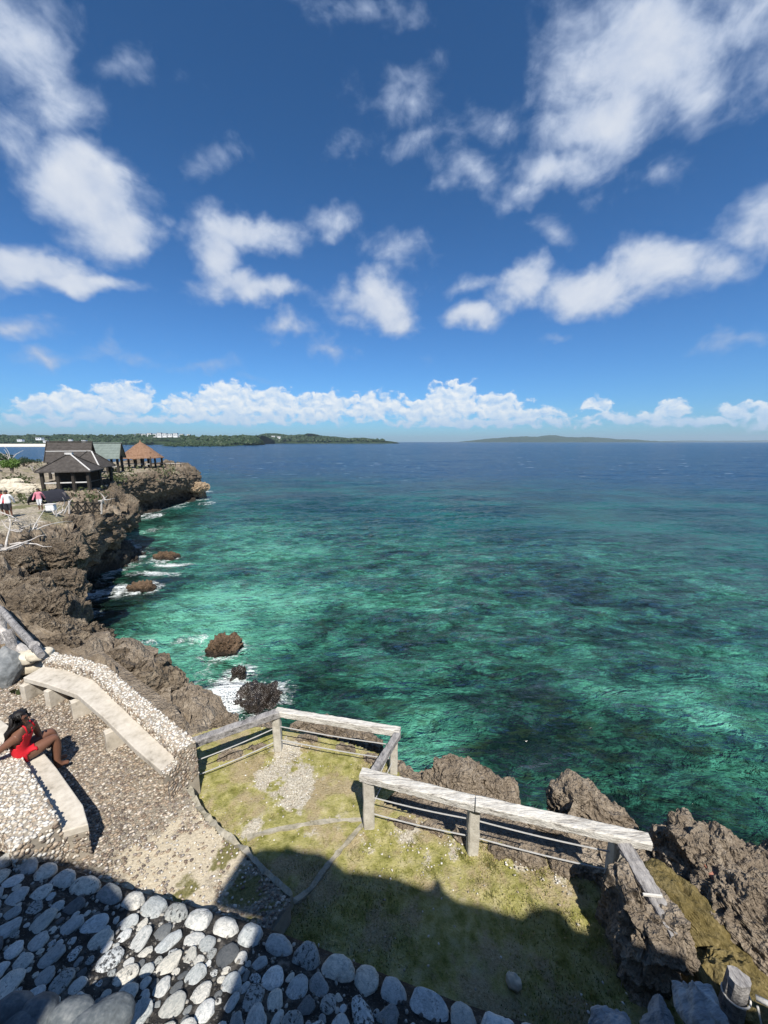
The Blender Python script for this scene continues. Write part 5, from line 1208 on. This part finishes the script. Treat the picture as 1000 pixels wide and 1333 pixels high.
# --- people
def body_mesh(name, J, R, E, mats, root='pelvis', lev=2):
    names = list(J); me = bpy.data.meshes.new(name); me.from_pydata([J[k] for k in names], [(names.index(a), names.index(b)) for a, b in E], [])
    o = bpy.data.objects.new(name, me); COL.objects.link(o); sk = o.modifiers.new('skin', 'SKIN'); sk.use_smooth_shade = True
    for k, v in zip(names, me.skin_vertices[0].data):
        r = R[k]; v.radius = (r, r) if not isinstance(r, tuple) else r
        v.use_root = (k == root)
    s = o.modifiers.new('sub', 'SUBSURF'); s.levels = lev; s.render_levels = lev
    dg = bpy.context.evaluated_depsgraph_get(); ev = o.evaluated_get(dg); out = bpy.data.meshes.new_from_object(ev)
    bpy.data.objects.remove(o); 
    out.materials.clear()
    for m_ in mats: out.materials.append(m_)
    out.polygons.foreach_set('use_smooth', [True]*len(out.polygons)); return out
def woman():
    hip = at(27,987,ZC+.50); hip.z = ZC+.54
    F_ = Vector((.50,.87,0)).normalized(); R_ = Vector((F_.y,-F_.x,0)); U = Vector((0,0,1))
    FC = (F_*.62+R_*.78).normalized(); RC = Vector((FC.y,-FC.x,0))         # the chest turns to her right, towards the lens
    def L(f, r, u): return hip+F_*f+R_*r+U*u
    def C(f, r, u): return hip+FC*f+RC*r+U*u
    lean = .12
    J = {'pelvis': L(0,0,.03), 'waist': C(lean*.35,0,.19), 'chest': C(lean*.75,0,.36), 'upper': C(lean,0,.46), 'neck': C(lean*1.0,0,.55), 'jaw': C(lean*.85+.015,0,.61), 'head': C(lean*.8+.01,0,.68), 'crown': C(lean*.85,0,.755),
         'shR': C(lean,.165,.455), 'shL': C(lean,-.165,.455), 'elR': C(-.10,.25,.30), 'wrR': C(-.26,.22,.13), 'haR': C(-.31,.21,.075),
         'elL': C(lean-.02,-.27,.22), 'wrL': C(lean+.05,-.26,.02), 'haL': C(lean+.10,-.25,-.03),
         'hipR': L(.02,.10,-.0), 'hipL': L(.02,-.10,-.0), 'thR': L(.22,.11,.045), 'thL': L(.22,-.10,.06), 'knR': L(.43,.10,.075), 'knL': L(.45,-.08,.10),
         'caR': L(.44,.10,-.12), 'caL': L(.47,-.08,-.10), 'anR': L(.40,.10,-.45), 'anL': L(.44,-.08,-.45), 'toR': L(.56,.12,-.505), 'toL': L(.60,-.06,-.505), 'heR': L(.37,.10,-.50), 'heL': L(.41,-.08,-.50)}
    R = {'pelvis': (.155,.125), 'waist': (.115,.10), 'chest': (.135,.105), 'upper': (.115,.085), 'neck': .048, 'jaw': (.062,.07), 'head': (.08,.09), 'crown': (.05,.06), 'shR': .062, 'shL': .062, 'elR': .042, 'elL': .042, 'wrR': .028, 'wrL': .028, 'haR': (.038,.022), 'haL': (.038,.022),
         'hipR': .10, 'hipL': .10, 'thR': .09, 'thL': .09, 'knR': .06, 'knL': .06, 'caR': .056, 'caL': .056, 'anR': .036, 'anL': .036, 'toR': (.04,.022), 'toL': (.04,.022), 'heR': .036, 'heL': .036}
    E = [('pelvis','waist'),('waist','chest'),('chest','upper'),('upper','neck'),('neck','jaw'),('jaw','head'),('head','crown'),('upper','shR'),('upper','shL'),('shR','elR'),('elR','wrR'),('wrR','haR'),('shL','elL'),('elL','wrL'),('wrL','haL'),
         ('pelvis','hipR'),('pelvis','hipL'),('hipR','thR'),('hipL','thL'),('thR','knR'),('thL','knL'),('knR','caR'),('caR','anR'),('knL','caL'),('caL','anL'),('anR','toR'),('anL','toL'),('anR','heR'),('anL','heL')]
    def tiny(h, w_, d_, side, tag_):
        hp = J[h]; dirv = (J[h]-J[w_]).normalized(); s = dirv.cross(U if abs(dirv.z) < .9 else FC).normalized()
        for k in range(4):
            o = s*(k-1.5)*.019; ln = (.055, .064, .060, .046)[k]
            J[f'{h}f{k}a'] = hp+o+dirv*.025; J[f'{h}f{k}b'] = hp+o*1.15+dirv*(.025+ln*.55)+FC*.004; J[f'{h}f{k}c'] = hp+o*1.2+dirv*(.025+ln)-U*.010
            for q in 'abc': R[f'{h}f{k}{q}'] = .0095
            E.extend([(h, f'{h}f{k}a'), (f'{h}f{k}a', f'{h}f{k}b'), (f'{h}f{k}b', f'{h}f{k}c')])
        J[h+'t1'] = hp-dirv*.01+s*.038*side; J[h+'t2'] = hp+dirv*.025+s*.058*side; R[h+'t1'] = .012; R[h+'t2'] = .0095; E.extend([(h, h+'t1'), (h+'t1', h+'t2')])
    tiny('haR', 'wrR', 0, 1, 'R'); tiny('haL', 'wrL', 0, -1, 'L')
    for k in J: J[k] = hip+(J[k]-hip)*.87
    r = thing('person', 'woman in a red swimsuit with long black hair sitting on the near bench', 'person', (hip.x, hip.y, ZC+.45))
    me = body_mesh('body', J, R, E, [SKIN], lev=3); me.transform(Matrix.Translation(-Vector(r.location)))
    bo = link('body', me, r)
    # one-piece swimsuit: the torso's own skin, pushed out
    bm = bmesh.new(); bm.from_mesh(me); org = Vector(r.location); nk = J['neck']
    def suit(p):
        w = p+org; t = (w-J['pelvis'])/.87; u_ = t.z; x_ = t.dot(RC); f_ = (w-J['chest']).dot(FC)/.87
        if u_ > .42 or u_ < -.14: return False
        if t.dot(F_) > .16 or abs(t.dot(R_)) > .215 and u_ < .1: return False
        if u_ < .05 and t.dot(F_) > .10-.3*abs(t.dot(R_)): return False
        if u_ > .27 and abs(x_) > .135: return False
        if u_ > .22 and f_ < -.01: return False
        if u_ > .36 and abs(x_) < .045: return False
        return abs(x_) < .20
    kill = [f for f in bm.faces if not suit(f.calc_center_median())]
    bmesh.ops.delete(bm, geom=kill, context='FACES'); bm.normal_update()
    for v in bm.verts: v.co += v.normal*.007
    ms = bpy.data.meshes.new('swimsuit'); bm.to_mesh(ms); bm.free(); ms.materials.clear(); ms.materials.append(RED); so = link('swimsuit', ms, r)
    sd = so.modifiers.new('cloth', 'SOLIDIFY'); sd.thickness = .006; sd.offset = 1
    m = MB(); 
    for s in (-1, 1): m.tube([C(lean+.075,s*.07,.40), C(lean+.05,s*.06,.48), C(lean-.03,s*.045,.545), C(lean-.055,0,.55)], .011, 6)
    m.part('strap', RED, r, smooth=True)
    # face
    hc = J['head']; up = (J['crown']-J['jaw']).normalized(); fw = (FC-up*FC.dot(up)).normalized(); sd_ = fw.cross(up)
    H = lambda f, s, u: hc+fw*f+sd_*s+up*u
    m = MB()
    for s in (-1, 1):
        vs = [H(.088, s*(.036+.022*math.cos(a)), .004+.016*math.sin(a)) for a in np.arange(10)*2*math.pi/10]; b2 = [v+fw*.012 for v in vs]
        m.add(vs+b2, [tuple(range(10)), tuple(range(19, 9, -1))]+[(i, (i+1) % 10, 10+(i+1) % 10, 10+i) for i in range(10)])
    m.tube([H(.095,-.02,.006), H(.097,.02,.006)], .004, 6)
    for s in (-1, 1): m.tube([H(.09,s*.058,.008), H(.0,s*.082,.008)], .004, 6)
    m.part('sunglasses', BLACKG, r)
    m = MB(); m.tube([H(.086,0,.0), H(.108,0,-.028), H(.09,0,-.036)], [.008,.014,.010], 8); m.part('nose', SKIN, r, smooth=True)
    LIPM = simple('lips', [(.3, (.16, .035, .035)), (.7, (.20, .05, .05))], 9, .4); m = MB(); m.tube([H(.078,-.024,-.060), H(.088,0,-.058), H(.078,.024,-.060)], [.003,.008,.003], 8, .8); m.part('mouth', LIPM, r, smooth=True)
    for s in (-1, 1): m = MB(); m.tube([H(.0,s*.080,.018), H(-.014,s*.088,.0), H(.0,s*.082,-.028)], [.008,.014,.006], 6); m.part('ear', SKIN, r, smooth=True)
    # hair: a cap and long locks down the back and over one shoulder
    d, f = ico(4); p = d*np.array([.094,.098,.108]); g = np.stack([p@np.array([1,0,0]), p[:, 1], p[:, 2]], 1)
    W = np.array([list(hc+fw*(q[1]*.96-.012)+sd_*q[0]*.92+up*(q[2]*.90+.016)) for q in p]); front = (p[:, 1] > .035) & (p[:, 2] < .045)
    fc = f[~front[f].any(1)]; me2 = mesh_np('hair', W-np.array(r.location), fc, True, [HAIR]); ho = link('hair', me2, r); sd2 = ho.modifiers.new('t', 'SOLIDIFY'); sd2.thickness = .012
    m = MB(); q = random.Random(4)
    for k in range(64):
        a = q.uniform(-2.6, 2.6); x_ = math.sin(a)*.088; y_ = -abs(math.cos(a))*.085 if abs(a) < 2.2 else .02
        y_ = -math.cos(a)*.082; 
        s0 = H(y_*.9-.015, x_, q.uniform(.03, .085)); s1 = H(y_*1.12-.02, x_*1.15, -.05); s2 = C(lean-.115-.03*math.cos(a)+q.uniform(-.02, .02), x_*1.5+q.uniform(-.03, .03), .46); s3 = C(lean-.135+q.uniform(-.03, .03), x_*1.5+q.uniform(-.05, .05), q.uniform(.20, .34))
        m.tube([s0, s1, s2, s3], [.016, .020, .020, .006], 6)
    m.part('lock', HAIR, ho.parent, None, True)
woman()
def far_person(px, py, h, lab, top, low, seed, arm=.25):
    c = at(px, py, ZC+.1); s = h/1.7; U = Vector((0, 0, 1)); X = Vector((.9, .4, 0)).normalized(); Y = Vector((-.4, .9, 0))
    def L(x, y, z): return c+(X*x+Y*y+U*z)*s
    J = {'pelvis': L(0,0,.92), 'chest': L(0,.02,1.22), 'upper': L(0,.0,1.36), 'neck': L(0,.0,1.46), 'head': L(0,-.02,1.58), 'crown': L(0,-.01,1.68), 'shR': L(.18,0,1.36), 'elR': L(.26,arm*.5,1.10), 'wrR': L(.24,arm,.92), 'haR': L(.24,arm*1.2,.84), 'shL': L(-.18,0,1.36), 'elL': L(-.27,-.02,1.10), 'wrL': L(-.25,-arm*.8,.95), 'haL': L(-.25,-arm,.87),
         'hipR': L(.09,0,.88), 'hipL': L(-.09,0,.88), 'knR': L(.11,-.06,.48), 'knL': L(-.10,.05,.48), 'anR': L(.11,.04,.08), 'anL': L(-.1,.14,.08), 'toR': L(.12,-.12,.03), 'toL': L(-.11,0,.03)}
    R = {k: .055*s for k in J}; R.update({'pelvis': (.15*s,.11*s), 'chest': (.15*s,.11*s), 'upper': .10*s, 'neck': .05*s, 'head': (.085*s,.095*s), 'crown': .05*s, 'hipR': .09*s, 'hipL': .09*s, 'wrR': .03*s, 'wrL': .03*s, 'haR': .035*s, 'haL': .035*s, 'elR': .04*s, 'elL': .04*s, 'knR': .065*s, 'knL': .065*s, 'toR': .035*s, 'toL': .035*s, 'anR': .042*s, 'anL': .042*s})
    E = [('pelvis','chest'),('chest','upper'),('upper','neck'),('neck','head'),('head','crown'),('upper','shR'),('shR','elR'),('elR','wrR'),('wrR','haR'),('upper','shL'),('shL','elL'),('elL','wrL'),('wrL','haL'),('pelvis','hipR'),('hipR','knR'),('knR','anR'),('anR','toR'),('pelvis','hipL'),('hipL','knL'),('knL','anL'),('anL','toL')]
    r = thing('person', lab, 'person', (c.x, c.y, c.z)); me = body_mesh('body', J, R, E, [SKIN]); me.transform(Matrix.Translation(-Vector(r.location))); link('body', me, r)
    for nm, lo, hi, mt in (('shirt', .86, 1.44, top), ('trousers', .40, .90, low)):
        bm = bmesh.new(); bm.from_mesh(me)
        bmesh.ops.delete(bm, geom=[f for f in bm.faces if not (lo*s < f.calc_center_median().z < hi*s) or (nm == 'trousers' and abs(f.calc_center_median().xy.length) > .17*s)], context='FACES'); bm.normal_update()
        for v in bm.verts: v.co += v.normal*.02*s
        
        seen = set(); best = []
        for f0 in bm.faces:
            if f0 in seen: continue
            st_, comp = [f0], []; seen.add(f0)
            while st_:
                g_ = st_.pop(); comp.append(g_)
                for e_ in g_.edges:
                    for h_ in e_.link_faces:
                        if h_ not in seen: seen.add(h_); st_.append(h_)
            if len(comp) > len(best): best = comp
        bmesh.ops.delete(bm, geom=[f0 for f0 in bm.faces if f0 not in set(best)], context='FACES')
        ms = bpy.data.meshes.new(nm); bm.to_mesh(ms); bm.free(); ms.materials.clear(); ms.materials.append(mt); link(nm, ms, r)
    d, f = ico(3); k = d[:, 2] > -.25; cc = np.array(L(0,.015,1.615)); V = cc+d*np.array([.10,.11,.11])*s; link('hair', mesh_np('hair', V-np.array(r.location), f[k[f].all(1)], True, [HAIR]), r)
far_person(6,671,1.65,'person in a red top standing at the left edge by the driftwood',simple('red_cloth', [(.3,(.5,.02,.03)),(.7,(.6,.05,.05))], 6),DARKC,1)
far_person(13,672,1.7,'person in a white top and dark shorts next to the one in red',WHITEC,DARKC,2)
far_person(53,664,1.55,'person in a pink checked top standing before the dark arched opening',PINKC,WHITEC,3,.4)
# dark arched shelter and white tank on the path
c = at(34,660,ZC); r = thing('arched_shelter', 'low dark arched canopy beside the path behind the people', 'shelter', (c.x, c.y+1, ZC)); m = MB(); n = 14; lo = []; 
A_ = [(-.85+1.7*k/n, .15+.85*math.sin(math.pi*k/n)**.8) for k in range(n+1)]
for y0 in (0, 2.2): lo += [Vector((c.x+a, c.y+1+y0, ZC+b)) for a, b in A_]
for y0 in (0, 2.2): lo += [Vector((c.x+a*.94, c.y+1+y0, ZC+b*.92)) for a, b in A_]
k = n+1; m.add(lo, [(i, i+1, k+i+1, k+i) for i in range(n)]+[(2*k+i, 3*k+i, 3*k+i+1, 2*k+i+1) for i in range(n)]+[(i, 2*k+i, 2*k+i+1, i+1) for i in range(n)]+[(k+i, k+i+1, 3*k+i+1, 3*k+i) for i in range(n)]); m.part('canopy', DARKC, r)
m = MB(); m.box((c.x, c.y+2.9, ZC+.4), (1.5, .1, .7)); m.part('back_panel', simple('grey_cloth', [(.3,(.08,.075,.08)),(.7,(.14,.13,.14))], 3), r)
for s in (-1, 1): m = MB(); m.beam((c.x+s*.8, c.y+1.1, ZC-.2), (c.x+s*.8, c.y+1.1, ZC+.3), .08, .08); m.part('leg', DKWOOD, r)
c = at(67,665,ZC); r = thing('drinks_cooler', 'white box with a lid on the ground right of the person in pink', 'cooler', (c.x, c.y, ZC)); m = MB(); m.box((c.x, c.y, ZC+.22), (.55, .42, .45), .2); bevel(m.part('box', WHITEC, r), .08); m = MB(); m.box((c.x, c.y, ZC+.49), (.6, .46, .08), .2); bevel(m.part('lid', PALEW, r), .04)
# ------------------------------------------------------------------ sea air
hz = bpy.data.materials.new('sea_air'); hz.use_nodes = True; nt = hz.node_tree; nt.nodes.clear()
vp = N(nt, 'ShaderNodeVolumePrincipled', {'Color': (.74, .90, 1.0, 1), 'Density': 0.00006, 'Anisotropy': .2}); o = N(nt, 'ShaderNodeOutputMaterial'); nt.links.new(vp.outputs[0], o.inputs['Volume'])
m = MB(); m.box((0, 0, 150), (50000, 50000, 330)); tag(m.solo('haze', hz), 'thin sea haze over the far water and islands', None, None, 'stuff')
